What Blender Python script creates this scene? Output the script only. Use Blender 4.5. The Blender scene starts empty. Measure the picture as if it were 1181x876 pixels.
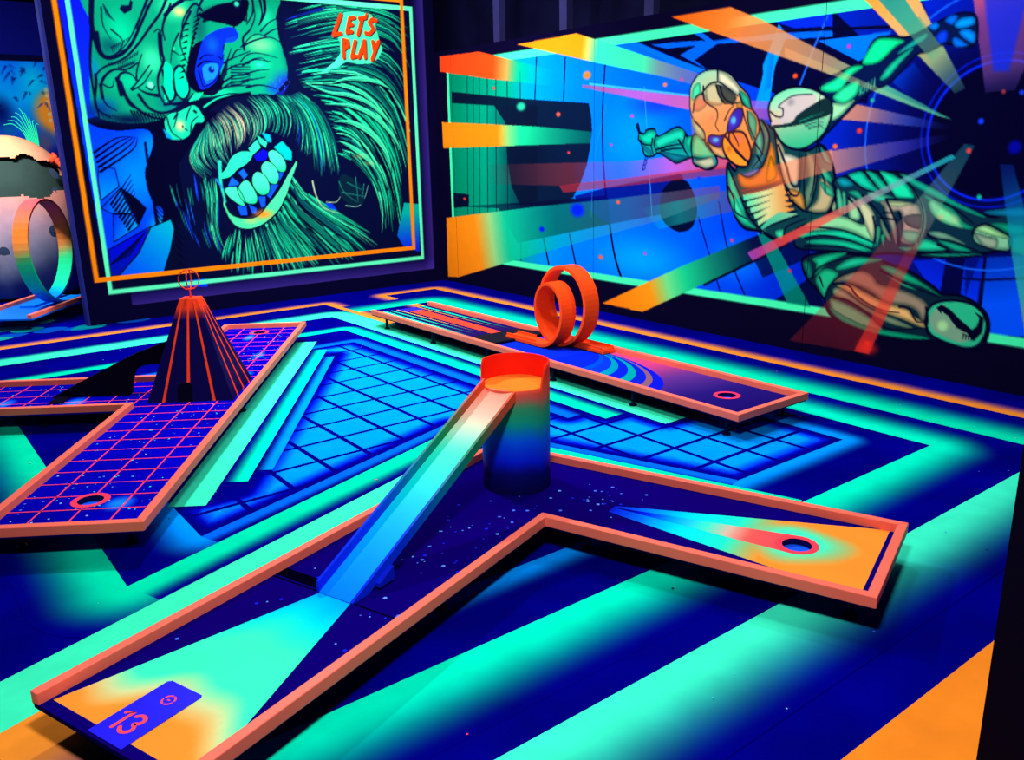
import bpy, bmesh, math, random
import numpy as np
from mathutils import Vector, Matrix
random.seed(7); np.random.seed(7)
sc = bpy.context.scene
COL = sc.collection

# ------------------------------------------------------------------ camera
F_PX, PITCH, ROLL, YAW, CAM_H = 978.80, 0.271852, -0.0209, 0.651075, 1.65
def cam_axes():
    fw = np.array([math.sin(YAW)*math.cos(PITCH), math.cos(YAW)*math.cos(PITCH), -math.sin(PITCH)])
    rt = np.array([math.cos(YAW), -math.sin(YAW), 0.]); up = np.cross(rt, fw)
    c, s = math.cos(ROLL), math.sin(ROLL)
    return c*rt + s*up, -s*rt + c*up, fw
RT, UP, FW = cam_axes()
CAMP = np.array([0., 0., CAM_H])
cd = bpy.data.cameras.new('camera'); cam = bpy.data.objects.new('camera', cd); COL.objects.link(cam)
cd.sensor_width = 36.0; cd.lens = F_PX/1181*36.0; cd.clip_start = 0.05; cd.clip_end = 100
cam.matrix_world = Matrix(((RT[0], UP[0], -FW[0], 0), (RT[1], UP[1], -FW[1], 0), (RT[2], UP[2], -FW[2], CAM_H), (0, 0, 0, 1)))
sc.camera = cam
# photograph pixel -> direction; the distance always comes from the surface the thing lies on
def ray(x, y): return RT*((x-590.5)/F_PX) - UP*((y-438)/F_PX) + FW
def on_plane(x, y, n, d):
    r = ray(x, y); n = np.array(n, float)
    return CAMP + r*((d - CAMP@n)/(r@n))
XR, YB = 5.83, 9.03                      # right wall plane, left (mural) wall plane

# ------------------------------------------------------------------ world, exposure, lamps
w = bpy.data.worlds.new('world'); sc.world = w; w.use_nodes = True
w.node_tree.nodes['Background'].inputs[0].default_value = (0.05, 0.05, 0.9, 1)
w.node_tree.nodes['Background'].inputs[1].default_value = 0.02
vs = sc.view_settings
vs.view_transform = 'Standard'; vs.look = 'None'; vs.exposure = 0.0; vs.gamma = 1.0; vs.use_curve_mapping = False
LAMPS = [  # x, y, z, aim, watts, length along, rotation
    ((0.55, 0.75, 3.25), (0.9, 1.6, 0.0), 120, 0.5),
    ((2.1, 5.3, 3.35), (2.2, 4.6, 0.0), 125, 0.4),
    ((4.2, 3.2, 3.35), (3.6, 3.0, 0.0), 38, 0.5),
    ((3.3, 3.9, 3.40), (5.83, 4.2, 1.2), 80, 1.6),
    ((3.7, 7.6, 3.2), (5.83, 7.2, 1.2), 62, 1.6),
    ((3.3, 6.5, 3.45), (3.6, 9.03, 1.4), 185, 1.6),
    ((0.5, 9.9, 3.40), (1.5, 12.0, 0.7), 220, 0.8),
]
# ------------------------------------------------------------------ helpers
def lin(c):
    c = np.asarray(c, float)/255.0
    return np.where(c <= 0.04045, c/12.92, ((c+0.055)/1.055)**2.4)
def L4(c): v = lin(c); return (v[0], v[1], v[2], 1)
MATS = {}
def plain(name, rgb, rough=0.5, spec=0.06, var=0.12, scale=6.0, bump=0.0):
    if name in MATS: return MATS[name]
    m = bpy.data.materials.new(name); m.use_nodes = True; nt = m.node_tree; b = nt.nodes['Principled BSDF']
    tc = nt.nodes.new('ShaderNodeTexCoord'); nz = nt.nodes.new('ShaderNodeTexNoise'); nz.inputs['Scale'].default_value = scale; nz.inputs['Detail'].default_value = 4
    mp = nt.nodes.new('ShaderNodeMapRange'); mp.inputs[1].default_value = 0.3; mp.inputs[2].default_value = 0.7; mp.inputs[3].default_value = 1-var; mp.inputs[4].default_value = 1+var*0.4
    mx = nt.nodes.new('ShaderNodeMixRGB'); mx.blend_type = 'MULTIPLY'; mx.inputs[0].default_value = 1; mx.inputs[1].default_value = L4(rgb)
    nt.links.new(tc.outputs['Object'], nz.inputs['Vector']); nt.links.new(nz.outputs['Fac'], mp.inputs[0]); nt.links.new(mp.outputs[0], mx.inputs[2]); nt.links.new(mx.outputs[0], b.inputs['Base Color'])
    b.inputs['Roughness'].default_value = rough; b.inputs['Specular IOR Level'].default_value = spec
    if bump:
        bp = nt.nodes.new('ShaderNodeBump'); bp.inputs['Strength'].default_value = bump; bp.inputs['Distance'].default_value = 0.002
        n2 = nt.nodes.new('ShaderNodeTexNoise'); n2.inputs['Scale'].default_value = 90; nt.links.new(tc.outputs['Object'], n2.inputs['Vector'])
        nt.links.new(n2.outputs['Fac'], bp.inputs['Height']); nt.links.new(bp.outputs[0], b.inputs['Normal'])
    MATS[name] = m; return m
def painted(name, base, base2=None, rough=0.5, spec=0.02, air=0.10, scale=2.5, smooth=True, power=1.0):
    """sprayed paint: the mesh colour layer holds paint colour (rgb) and coverage (alpha) over a base coat"""
    if name in MATS: return MATS[name]
    m = bpy.data.materials.new(name); m.use_nodes = True; nt = m.node_tree; b = nt.nodes['Principled BSDF']; N = nt.nodes.new; K = nt.links.new
    at = N('ShaderNodeAttribute'); at.attribute_name = 'Paint'
    tc = N('ShaderNodeTexCoord'); nz = N('ShaderNodeTexNoise'); nz.inputs['Scale'].default_value = scale; nz.inputs['Detail'].default_value = 3
    K(tc.outputs['Object'], nz.inputs['Vector'])
    bm_ = N('ShaderNodeMixRGB'); bm_.inputs[1].default_value = L4(base); bm_.inputs[2].default_value = L4(base2 or base); K(nz.outputs['Fac'], bm_.inputs[0])
    mr = N('ShaderNodeMapRange'); mr.interpolation_type = 'SMOOTHSTEP' if smooth else 'LINEAR'; K(at.outputs['Alpha'], mr.inputs[0])
    n2 = N('ShaderNodeTexNoise'); n2.inputs['Scale'].default_value = 7; n2.inputs['Detail'].default_value = 5; K(tc.outputs['Object'], n2.inputs['Vector'])
    vr = N('ShaderNodeMapRange'); vr.inputs[1].default_value = 0.3; vr.inputs[2].default_value = 0.7; vr.inputs[3].default_value = 1-air; vr.inputs[4].default_value = 1.0; K(n2.outputs['Fac'], vr.inputs[0])
    vm = N('ShaderNodeMixRGB'); vm.blend_type = 'MULTIPLY'; vm.inputs[0].default_value = 1; K(at.outputs['Color'], vm.inputs[1]); K(vr.outputs[0], vm.inputs[2])
    pw = N('ShaderNodeMath'); pw.operation = 'POWER'; pw.inputs[1].default_value = power; K(mr.outputs[0], pw.inputs[0])
    mx = N('ShaderNodeMixRGB'); K(pw.outputs[0], mx.inputs[0]); K(bm_.outputs[0], mx.inputs[1]); K(vm.outputs[0], mx.inputs[2])
    K(mx.outputs[0], b.inputs['Base Color']); b.inputs['Roughness'].default_value = rough; b.inputs['Specular IOR Level'].default_value = spec
    MATS[name] = m; return m

class MB:
    """collects vertices, faces and paint (r,g,b linear, coverage) for ONE mesh object"""
    def __init__(s): s.v = []; s.f = []; s.c = []
    def add(s, vs_, fs, cols=None):
        o = len(s.v); s.v += [tuple(map(float, p)) for p in vs_]; s.f += [tuple(i+o for i in f) for f in fs]
        s.c += list(cols) if cols is not None else [(0, 0, 0, 0)]*len(vs_)
    def box(s, a, b, M=None, col=None):
        P = [(x, y, z) for z in (a[2], b[2]) for y in (a[1], b[1]) for x in (a[0], b[0])]
        if M is not None: P = [M(p) for p in P]
        s.add(P, [(0, 2, 3, 1), (4, 5, 7, 6), (0, 1, 5, 4), (2, 6, 7, 3), (0, 4, 6, 2), (1, 3, 7, 5)], [col or (0, 0, 0, 0)]*8)
    def prism(s, poly, z0, z1, M=None, col=None):
        n = len(poly); P = [(p[0], p[1], z0) for p in poly] + [(p[0], p[1], z1) for p in poly]
        if M is not None: P = [M(p) for p in P]
        s.add(P, [tuple(range(n-1, -1, -1)), tuple(range(n, 2*n))] + [(i, (i+1) % n, n+(i+1) % n, n+i) for i in range(n)], [col or (0, 0, 0, 0)]*(2*n))
    def tube(s, pts, r, seg=10, closed=False, col=None):
        pts = [np.array(p, float) for p in pts]; n = len(pts); rings = []
        for i, p in enumerate(pts):
            a = pts[(i-1) % n] if closed or i else p; b = pts[(i+1) % n] if closed or i < n-1 else p
            t = b-a; t /= np.linalg.norm(t)+1e-9; h = np.array([0, 0, 1.]) if abs(t[2]) < .9 else np.array([1., 0, 0])
            e1 = np.cross(t, h); e1 /= np.linalg.norm(e1); e2 = np.cross(t, e1); rr = r[i] if hasattr(r, '__len__') else r
            rings.append([p+rr*(math.cos(k*2*math.pi/seg)*e1+math.sin(k*2*math.pi/seg)*e2) for k in range(seg)])
        V = [q for g in rings for q in g]; Fs = []
        for i in range(n if closed else n-1):
            j = (i+1) % n
            for k in range(seg): Fs.append((i*seg+k, i*seg+(k+1) % seg, j*seg+(k+1) % seg, j*seg+k))
        if not closed: Fs += [tuple(range(seg-1, -1, -1)), tuple((n-1)*seg+k for k in range(seg))]
        s.add(V, Fs, [col or (0, 0, 0, 0)]*len(V))
    def build(s, name, mat, parent=None, smooth=False, bevel=0.0):
        me = bpy.data.meshes.new(name); me.from_pydata(s.v, [], s.f); me.update()
        ca = me.color_attributes.new('Paint', 'FLOAT_COLOR', 'POINT'); ca.data.foreach_set('color', np.array(s.c, np.float32).ravel())
        me.materials.append(mat)
        bm = bmesh.new(); bm.from_mesh(me); bmesh.ops.recalc_face_normals(bm, faces=bm.faces[:]) if not getattr(s, 'flat', False) else None
        bm.to_mesh(me); bm.free()
        if smooth: me.polygons.foreach_set('use_smooth', [True]*len(me.polygons))
        o = bpy.data.objects.new(name, me); COL.objects.link(o)
        if parent is not None: o.parent = parent
        if bevel:
            bv = o.modifiers.new('bevel', 'BEVEL'); bv.width = bevel; bv.segments = 2; bv.limit_method = 'ANGLE'; bv.angle_limit = 0.9
        return o
def tag(o, label, cat=None, group=None, kind=None):
    o['label'] = label
    if cat: o['category'] = cat
    if group: o['group'] = group
    if kind: o['kind'] = kind
    return o
def empty(name, loc=(0, 0, 0), rz=0.0):
    o = bpy.data.objects.new(name, None); COL.objects.link(o); o.location = loc; o.rotation_euler = (0, 0, rz); o.empty_display_size = 0.1
    return o
def struct(o, label=None):
    o['kind'] = 'structure'
    if label: o['label'] = label
    return o
def C(rgb, a=1.0): v = lin(rgb); return (v[0], v[1], v[2], a)
def mixc(a, b, t): t = min(1, max(0, t)); return tuple(np.array(a, float)*(1-t)+np.array(b, float)*t)
def ramp(stops, x):
    if x <= stops[0][0]: return stops[0][1]
    for (a, ca), (b, cb) in zip(stops, stops[1:]):
        if x <= b: return mixc(ca, cb, (x-a)/(b-a))
    return stops[-1][1]

# thin coats of paint lying on a surface (each coat 0.12 mm above the one before)
class Coats:
    def __init__(s, mb, z0): s.mb = mb; s.z = z0; mb.flat = True
    def up(s): s.z += 0.00012; return s.z
    def poly(s, pts, col, a=2.0):
        z = s.up(); s.mb.add([(p[0], p[1], z) for p in pts], [tuple(range(len(pts)))], [C(col, a)]*len(pts))
    def soft(s, pts, width, col, plateau=1.6, a_end=0.0):
        """paint with a masked crisp edge along pts, misting out to the LEFT of the path"""
        z = s.up(); P = [np.array(p, float) for p in pts]; n = len(P); D = [(P[i+1]-P[i])/np.linalg.norm(P[i+1]-P[i]) for i in range(n-1)]
        Nn = [np.array((-d[1], d[0])) for d in D]; rows = []
        for i in range(n):
            if i == 0: rows.append((P[0], P[0]+Nn[0]*width))
            elif i == n-1: rows.append((P[i], P[i]+Nn[-1]*width))
            else:
                n0, n1 = Nn[i-1], Nn[i]; cr = D[i-1][0]*D[i][1]-D[i-1][1]*D[i][0]
                if cr > 0: m = n0+n1; m = m/(m@n0); rows.append((P[i], P[i]+m*width))
                else:
                    a0 = math.atan2(n0[1], n0[0]); a1 = math.atan2(n1[1], n1[0])
                    while a1 > a0: a1 -= 2*math.pi
                    for k in range(9):
                        a = a0+(a1-a0)*k/8; rows.append((P[i], P[i]+np.array((math.cos(a), math.sin(a)))*width))
        V = []; cc = []; Fs = []; K = 4
        for p, q in rows:
            for k in range(K+1):
                t = k/K; x = p+(q-p)*t; V.append((x[0], x[1], z)); cc.append(C(col, plateau+(a_end-plateau)*t))
        for i in range(len(rows)-1):
            for k in range(K):
                a = i*(K+1)+k; b = a+K+1; Fs.append((a, a+1, b+1, b))
        s.mb.add(V, Fs, cc)
    def patch(s, q, nu, nv, fn, hole=None):
        """four-cornered patch, paint colour from fn(x,y); faces round a hole are left out"""
        z = s.up(); V = []; cc = []; Fs = []; q = [np.array(p, float) for p in q]
        for i in range(nu+1):
            for j in range(nv+1):
                a, b = i/nu, j/nv; p = q[0]*(1-a)*(1-b)+q[1]*a*(1-b)+q[2]*a*b+q[3]*(1-a)*b
                V.append((p[0], p[1], z)); cc.append(fn(p[0], p[1]))
        for i in range(nu):
            for j in range(nv):
                f = (i*(nv+1)+j, (i+1)*(nv+1)+j, (i+1)*(nv+1)+j+1, i*(nv+1)+j+1)
                if hole is not None and any(math.hypot(V[k][0]-hole[0], V[k][1]-hole[1]) < hole[2] for k in f): continue
                Fs.append(f)
        s.mb.add(V, Fs, cc)
    def annulus(s, c, r0, r1, col, seg=36, a=2.0):
        z = s.up(); V = [(c[0]+r*math.cos(k*2*math.pi/seg), c[1]+r*math.sin(k*2*math.pi/seg), z) for r in (r0, r1) for k in range(seg)]
        s.mb.add(V, [(k, (k+1) % seg, seg+(k+1) % seg, seg+k) for k in range(seg)], [C(col, a)]*(2*seg))
    def line(s, a, b, wd, col, al=2.0):
        a = np.array(a, float); b = np.array(b, float); d = (b-a)/np.linalg.norm(b-a); m = np.array((-d[1], d[0]))*wd/2
        s.mb.add([(p[0], p[1], s.z) for p in (a-m, b-m, b+m, a+m)], [(0, 1, 2, 3)], [C(col, al)]*4)
    def dot(s, c, r, col, seg=7, a=2.0):
        s.mb.add([(c[0]+r*math.cos(k*2*math.pi/seg), c[1]+r*math.sin(k*2*math.pi/seg), s.z) for k in range(seg)], [tuple(range(seg))], [C(col, a)]*seg)
def rot(th):
    c, s_ = math.cos(th), math.sin(th)
    return lambda p: (p[0]*c-p[1]*s_, p[0]*s_+p[1]*c) + tuple(p[2:])
T13 = math.radians(20.0); R13 = rot(T13)          # lane 13 is turned 20 degrees
T12 = math.radians(56.4); R12 = rot(T12)          # the lane with the pyramid 56.4 degrees
def inpoly(x, y, P):
    c = False; n = len(P); j = n-1
    for i in range(n):
        if (P[i][1] > y) != (P[j][1] > y) and x < (P[j][0]-P[i][0])*(y-P[i][1])/(P[j][1]-P[i][1])+P[i][0]: c = not c
        j = i
    return c
def dpoly(x, y, P):
    m = 9; n = len(P)
    for i in range(n):
        ax, ay = P[i]; bx, by = P[(i+1) % n]; dx, dy = bx-ax, by-ay; t = max(0, min(1, ((x-ax)*dx+(y-ay)*dy)/(dx*dx+dy*dy)))
        m = min(m, math.hypot(x-ax-t*dx, y-ay-t*dy))
    return m
def smoothline(P, k=6, closed=False):
    P = [np.array(p, float) for p in P]; n = len(P); out = []
    if n < 3: return P
    for i in range(n if closed else n-1):
        p0 = P[(i-1) % n] if closed or i else P[0]; p1 = P[i]; p2 = P[(i+1) % n]; p3 = P[(i+2) % n] if closed or i < n-2 else P[-1]
        for j in range(k):
            t = j/k; out.append(0.5*((2*p1)+(-p0+p2)*t+(2*p0-5*p1+4*p2-p3)*t*t+(-p0+3*p1-3*p2+p3)*t**3))
    if not closed: out.append(P[-1])
    return out

# ------------------------------------------------------------------ lamps (blacklight floods under the ceiling; fluorescent paint answers them)
def lamp(pos, aim, watts, size):
    e = empty('blacklight_flood', pos); d = Vector(aim)-Vector(pos); q = d.to_track_quat('-Z', 'Y'); e.rotation_mode = 'QUATERNION'; e.rotation_quaternion = q
    m = MB(); m.box((-size/2-.03, -.10, .012), (size/2+.03, .10, .09)); m.build('housing', plain('lamp_housing', (18, 18, 22)), e, bevel=.008)
    m = MB(); m.box((-.02, -.02, .09), (.02, .02, .22)); m.build('bracket', plain('lamp_housing', (18, 18, 22)), e)
    la = bpy.data.lights.new('blacklight', 'AREA'); la.shape = 'RECTANGLE'; la.size = size; la.size_y = 0.14; la.energy = watts; la.color = (0.93, 0.93, 1.0)
    lo = bpy.data.objects.new('tube', la); COL.objects.link(lo); lo.parent = e
    tag(e, 'black blacklight flood lamp hanging under the ceiling', 'lamp', 'ceiling blacklight floods')
for a in LAMPS: lamp(*a)

# ------------------------------------------------------------------ floor with its sprayed pattern
NAVY, NAVY2 = (0, 0, 150), (2, 2, 72)
fm = painted('floor_paint', NAVY, NAVY2, rough=0.6, spec=0.0, air=0.14, power=1.9)
fb = MB(); fb.add([(-5, -2, 0), (6.6, -2, 0), (6.6, 15, 0), (-5, 15, 0)], [(0, 1, 2, 3)])
co = Coats(fb, 0.0)
GR, GR2, GR3, BL, BL2, OR = (60, 255, 190), (0, 235, 175), (0, 250, 195), (0, 105, 255), (0, 150, 255), (255, 145, 40)
wq = lambda w_, q: R12((w_, q)); uv = lambda u, v: R13((u, v))
REG = [(3.31, 6.62), (3.31, 3.78), (3.48, 3.78), (3.48, 3.62), (3.68, 3.62), (3.68, 3.31), (4.22, 3.31), (4.22, 2.46), (3.29, 2.46), (2.70, 4.19), (.98, 3.58), (.98, 3.95), wq(4.0, 1.1), wq(6.9, 1.0), (2.6, 6.62)]
co.up()
LX = [3.135+0.2685*k for k in range(-9, 5)]; LY = [2.71+0.2797*k for k in range(-1, 15)]
for i in range(len(LX)-1):
    for j in range(len(LY)-1):
        x0, x1, y0, y1 = LX[i]+.015, LX[i+1]-.015, LY[j]+.015, LY[j+1]-.015; n = 6
        if not any(inpoly(x0+(x1-x0)*a, y0+(y1-y0)*b, REG) for a in (0, .5, 1) for b in (0, .5, 1)): continue
        V = []; cc = []; Fs = []
        for a in range(n+1):
            for b in range(n+1):
                x, y = x0+(x1-x0)*a/n, y0+(y1-y0)*b/n; d = dpoly(x, y, REG) if inpoly(x, y, REG) else 0
                t = min(1, d/0.15); cl = mixc((0, 0, 225), (0, 152, 255), (t-.35)/.6)
                V.append((x, y, co.z)); cc.append(C(cl, t*1.5))
        for a in range(n):
            for b in range(n):
                if cc[a*(n+1)+b][3]+cc[a*(n+1)+b+1][3]+cc[(a+1)*(n+1)+b][3] > 0.02: Fs.append((a*(n+1)+b, (a+1)*(n+1)+b, (a+1)*(n+1)+b+1, a*(n+1)+b+1))
        fb.add(V, Fs, cc)
co.soft([(.6, 6.62), (3.31, 6.62), (3.31, 3.78)], .14, BL, 1.6)
co.soft([(-2, 7.13), (3.48, 7.13), (3.48, 3.62)], .19, GR2, 1.6)
co.soft([(-2, 7.80), (3.68, 7.80), (3.68, 3.31)], .34, GR, 2.0)
co.soft([(-3, 8.48), (3.93, 8.48), (3.93, 7.1)], .23, OR, 1.2)
co.soft([(4.70, 7.3), (4.70, 8.52), (5.365, 8.52), (5.365, -1.5)], .23, OR, 1.2)
co.soft([(4.0, 7.83), (4.88, 7.83), (4.88, -1.5)], .40, GR2, 1.12)
co.soft([(4.49, 3.6), (4.49, 2.105), (.1, 2.105)], .36, GR3, 1.15)
co.soft([(4.22, 3.3), (4.22, 2.465), (1.2, 2.465)], .17, BL2, 1.2)
co.soft([(1.1, 3.62), (.98, 3.58), (.98, 5.2)], .24, BL2, 1.1)
co.soft([(3.29, 2.47), (2.70, 4.19), (.98, 3.58)], .11, (0, 105, 255), 1.5)
co.soft([(.9, 3.43), (.605, 3.32), (.605, 6.9)], .36, GR2, 1.15)
co.soft([(3.32, 2.12), (2.68, 4.08), (.605, 3.32)], .20, GR2, 1.6)
co.soft([uv(3.62, 2.71), uv(-.5, 2.71)], .40, GR, 2.6)
co.soft([uv(1.3, 2.45), uv(-.6, 2.45)], .60, (255, 150, 45), 1.3)
co.poly([wq(3.87, 1.238), wq(7.40, 1.238), wq(7.40, 1.42), wq(3.87, 1.42)], GR)
co.soft([wq(4.16, 1.105), wq(7.08, 1.105)], .133, GR3, 1.35)
co.soft([wq(4.31, 1.008), wq(6.82, 1.008)], .097, BL2, 1.4)
co.soft([(5.8, 1.625), (-.5, 1.625)], .40, (60, 255, 200), 1.15)
co.soft([(5.8, 1.025), (-.5, 1.025)], .75, (255, 140, 35), 1.6)
# stone-like blots on the floor of the area behind the mural wall
for k in range(26):
    co.up(); x, y = random.uniform(.2, 2.6), random.uniform(8.95, 9.7)
    P = smoothline([(x+math.cos(a)*random.uniform(.12, .2), y+math.sin(a)*random.uniform(.09, .14)) for a in np.linspace(0, 2*math.pi, 8)[:-1]], 3, True)
    fb.add([(p[0], p[1], co.z) for p in P], [tuple(range(len(P)))], [C(random.choice(((0, 190, 150), (40, 235, 180), (0, 110, 220))), .55)]*len(P))
co.up()
for k in range(120):                              # spilled specks of paint
    x, y = random.uniform(.3, 5.2), random.uniform(.8, 8); co.dot((x, y), random.uniform(.002, .0055), random.choice(((70, 90, 255), (255, 60, 90), (90, 220, 255), (10, 10, 60))), 6)
floor = struct(fb.build('floor', fm), 'dark blue floor sprayed with bands of green, blue and orange')
# ------------------------------------------------------------------ room shell
black = plain('black_wall', (10, 7, 34), rough=0.7, spec=0.03, var=0.3, scale=3)
m = MB(); m.box((-5, -2, 3.7), (6.6, 15, 3.8)); struct(m.build('ceiling', plain('black_ceiling', (8, 8, 20), rough=.8, spec=.03)), 'black ceiling')
m = MB(); m.box((6.45, -2, 0), (6.55, 15, 3.7)); struct(m.build('wall_behind', plain('dark_back_wall', (9, 9, 40), rough=.8, spec=.03, var=.5, scale=2)), 'dark wall behind the painted panels')
m = MB(); m.box((-5.1, -2, 0), (-5, 15, 3.7)); struct(m.build('wall_side', black), 'black side wall')
m = MB(); m.box((-5, -2.1, 0), (6.6, -2, 3.7)); struct(m.build('wall_near', black), 'black wall behind the viewer')
# black partition at the right: its upright edge stands close to the viewer
e = on_plane(1150, 715, (0, 1, 0), 0.775)
m = MB(); m.box((e[0], -1.98, 0), (e[0]+.12, .775, 2.6)); struct(m.build('wall_partition', plain('partition_black', (7, 4, 24), rough=.7, spec=.03)), 'black partition beside the walkway')
for px, py, lab in ((575, 30, 'dim timber post above the gap between the red and amber rays'), (652, 20, 'dim timber post rising above the peak of the amber ray'), (751, 8, 'dim timber post beside the tip of the reddish orange ray')):
    p = on_plane(px, py, (1, 0, 0), 5.98)
    m = MB(); m.box((5.95, p[1]-.055, 2.0), (6.03, p[1]+.055, 3.7)); o = m.build('timber_post', plain('post_violet', (40, 38, 84), rough=.7)); 
    tag(o, lab, 'post', 'posts behind the panels')

# ------------------------------------------------------------------ lanes
RAIL = plain('rail_salmon', (255, 114, 90), rough=0.42, spec=0.08, var=0.10, scale=3)
UNDER = plain('board_edge', (20, 12, 70), rough=.6)
FOOT = plain('foot_plastic', (6, 10, 48), rough=.4)
BT, RT_, RB = 0.125, 0.162, 0.119                # board top, rail top, rail bottom
def rail(a, b, wd, M, parent, cut=(0, 0)):
    """bar between two points whose outer side is left of a->b; ends mitred by cut"""
    a = np.array(a, float); b = np.array(b, float); d = (b-a)/np.linalg.norm(b-a); n = np.array((d[1], -d[0]))
    P = [a, b, b+n*wd+d*cut[1], a+n*wd+d*cut[0]]
    m = MB(); m.prism([tuple(p) for p in P], RB, RT_, M=M); return m.build('rail', RAIL, parent, bevel=.003)
def foot(p, M, parent):
    m = MB(); q = M((p[0], p[1], 0)); m.tube([(q[0], q[1], 0), (q[0], q[1], .012), (q[0], q[1], .013), (q[0], q[1], RB-.012)], [.026, .026, .012, .012], 10); return m.build('foot', FOOT, parent)
CUPP = painted('cup_depth_tone', (4, 4, 70), rough=.5, spec=.03, air=.02, smooth=False)
def cup(c, r, M, parent):
    x, y, _ = M((c[0], c[1], 0)); m = MB(); n = 28; r0 = r+.0005
    V = [(x+r0*math.cos(k*2*math.pi/n), y+r0*math.sin(k*2*math.pi/n), z) for z in (BT, BT-.026, BT-.026) for k in range(n)]
    m.add(V, [(k, (k+1) % n, n+(k+1) % n, n+k) for k in range(n)]+[tuple(range(2*n, 3*n))], [C((4, 4, 70), 1)]*(2*n)+[C((20, 90, 255), 1)]*n); m.flat = True  # dark wall, bright base: the shade of the depth is put into the colours
    return m.build('hole_cup', CUPP, parent)
def board_base(mb, poly, hole, M, col=(0, 0, 0, 0), cell=.02):
    """board: sides and underside, and a top surface with a real hole"""
    n = len(poly); P0 = [M((p[0], p[1], RB-.010)) for p in poly]; P1 = [M((p[0], p[1], BT)) for p in poly]
    mb.add(P0+P1, [(i, (i+1) % n, n+(i+1) % n, n+i) for i in range(n)])
    from mathutils.geometry import tessellate_polygon
    loops = [[Vector((p[0], p[1], 0)) for p in poly]]
    for h in hole: loops.append([Vector((h[0]+h[2]*math.cos(-k*2*math.pi/32), h[1]+h[2]*math.sin(-k*2*math.pi/32), 0)) for k in range(32)])
    flat = [v for l in loops for v in l]; tris = tessellate_polygon(loops)
    for z in (BT, RB-.010): mb.add([M((v.x, v.y, z)) for v in flat], [tuple(t) for t in tris])

# ---- lane 13: L-shaped, start end open
lane13 = empty('golf_lane', R13((2.2, 1.7, 0)) , 0)
OFF13 = np.array(lane13.location)
def M13(p): x, y, z = R13((p[0], p[1], p[2] if len(p) > 2 else 0)); return (x-OFF13[0], y-OFF13[1], z)
U0, U1, V1, VI, UI, VE = 1.025, 3.455, 2.33, 1.635, 2.780, 0.352
H13 = (3.115, .700, .056)
bm13 = MB(); board_base(bm13, [(U0, V1-.01), (U1-.01, V1-.01), (U1-.01, VE+.01), (UI+.01, VE+.01), (UI+.01, VI+.01), (U0, VI+.01)][::-1], [H13], M13)
cc_ = Coats(bm13, BT)
oldadd = bm13.add
def add_rot(vs_, fs, cols=None):                   # coats are laid out in lane axes, then turned with the lane
    oldadd([M13(v) for v in vs_], fs, cols)
bm13.add = add_rot
ORG, CRM, GRN, CYN = (255, 150, 48), (215, 225, 150), (60, 255, 190), (0, 190, 255)
def wedge1(x, y):
    n = .05*math.sin(y*11+2.2)+.02*math.sin(y*27); t = x+n
    return C(ramp([(1.15, ORG), (1.24, CRM), (1.33, GRN), (1.55, GRN), (1.72, (0, 225, 225)), (1.9, (0, 150, 255))], t), 2)
cc_.patch([(1.062, 2.283), (1.90, 2.052), (1.90, 1.905), (1.062, 1.644)], 48, 24, wedge1)
def wedge2(x, y):
    d = math.hypot((x-H13[0])*.9, (y-H13[1])*.75); s_ = .015*math.sin(x*17)+.01*math.sin(y*23)
    if y < .95:
        t = (d+s_-.085)/.075; far = mixc((70, 250, 190), ORG, t)
        return C(far if y < .8 else mixc(far, (30, 245, 200), (y-.8)/.15), 2)
    return C(ramp([(.95, (30, 245, 200)), (1.15, (0, 225, 235)), (1.3, (0, 130, 255)), (1.45, (10, 40, 235))], y), ramp([(1.36, (2., 0)), (1.47, (.5, 0))], y)[0])
cc_.patch([(3.098, 1.47), (3.428, .414), (2.822, .414), (3.03, 1.47)], 60, 44, wedge2, hole=(H13[0], H13[1], H13[2]+.002))
def tongue(x, y):
    return C(ramp([(.70, (255, 70, 85)), (.88, (255, 90, 85)), (.97, (215, 190, 160)), (1.06, (60, 245, 200)), (1.2, (0, 160, 255)), (1.33, (0, 20, 235)), (1.45, (14, 4, 92))], y), 2)
cc_.patch([(3.078, 1.45), (3.115-.083, H13[1]), (3.115+.083, H13[1]), (3.085, 1.45)], 44, 12, tongue, hole=(H13[0], H13[1], H13[2]+.002))
cc_.up(); z_ = cc_.z; n_ = 24                      # round end of the tongue, and the ring round the hole
bm13.add([(H13[0]+r*math.cos(a), H13[1]+r*math.sin(a), z_) for r in (H13[2], .083) for a in np.linspace(0, 2*math.pi, n_+1)[:-1]], [(k, (k+1) % n_, n_+(k+1) % n_, n_+k) for k in range(n_)], [C((255, 66, 84), 2)]*(2*n_))
cc_.up()
rnd = random.Random(3)
for k in range(110):
    if k < 62: u_, v_ = rnd.gauss(2.62, .26), rnd.gauss(1.86, .14)
    elif k < 90: u_, v_ = rnd.gauss(3.12, .09), rnd.gauss(1.53, .10)
    else: u_, v_ = rnd.uniform(1.4, 2.1), rnd.choice((rnd.uniform(2.1, 2.25), rnd.uniform(1.7, 1.85)))
    if not (1.1 < u_ < 3.4 and v_ > .9) or (v_ < 1.7 and u_ < 2.83) or (u_ < 2 and abs(v_-1.975) < .10+.28*(1.9-u_)): continue
    cc_.dot((u_, v_), rnd.choice((.003, .004, .005, .007, .008)), rnd.choice(((70, 110, 255), (95, 150, 255), (20, 30, 220))), 8)
cc_.up(); cc_.line((1.905, VI+.03), (1.905, V1-.03), .008, (4, 2, 30))   # joint across the board
cc_.up(); cc_.line((1.945, 2.072), (1.945, V1-.037), .055, (2, 1, 20))  # dark bar left of the ramp foot: gap and shadow painted on
bm13.add = oldadd
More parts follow.
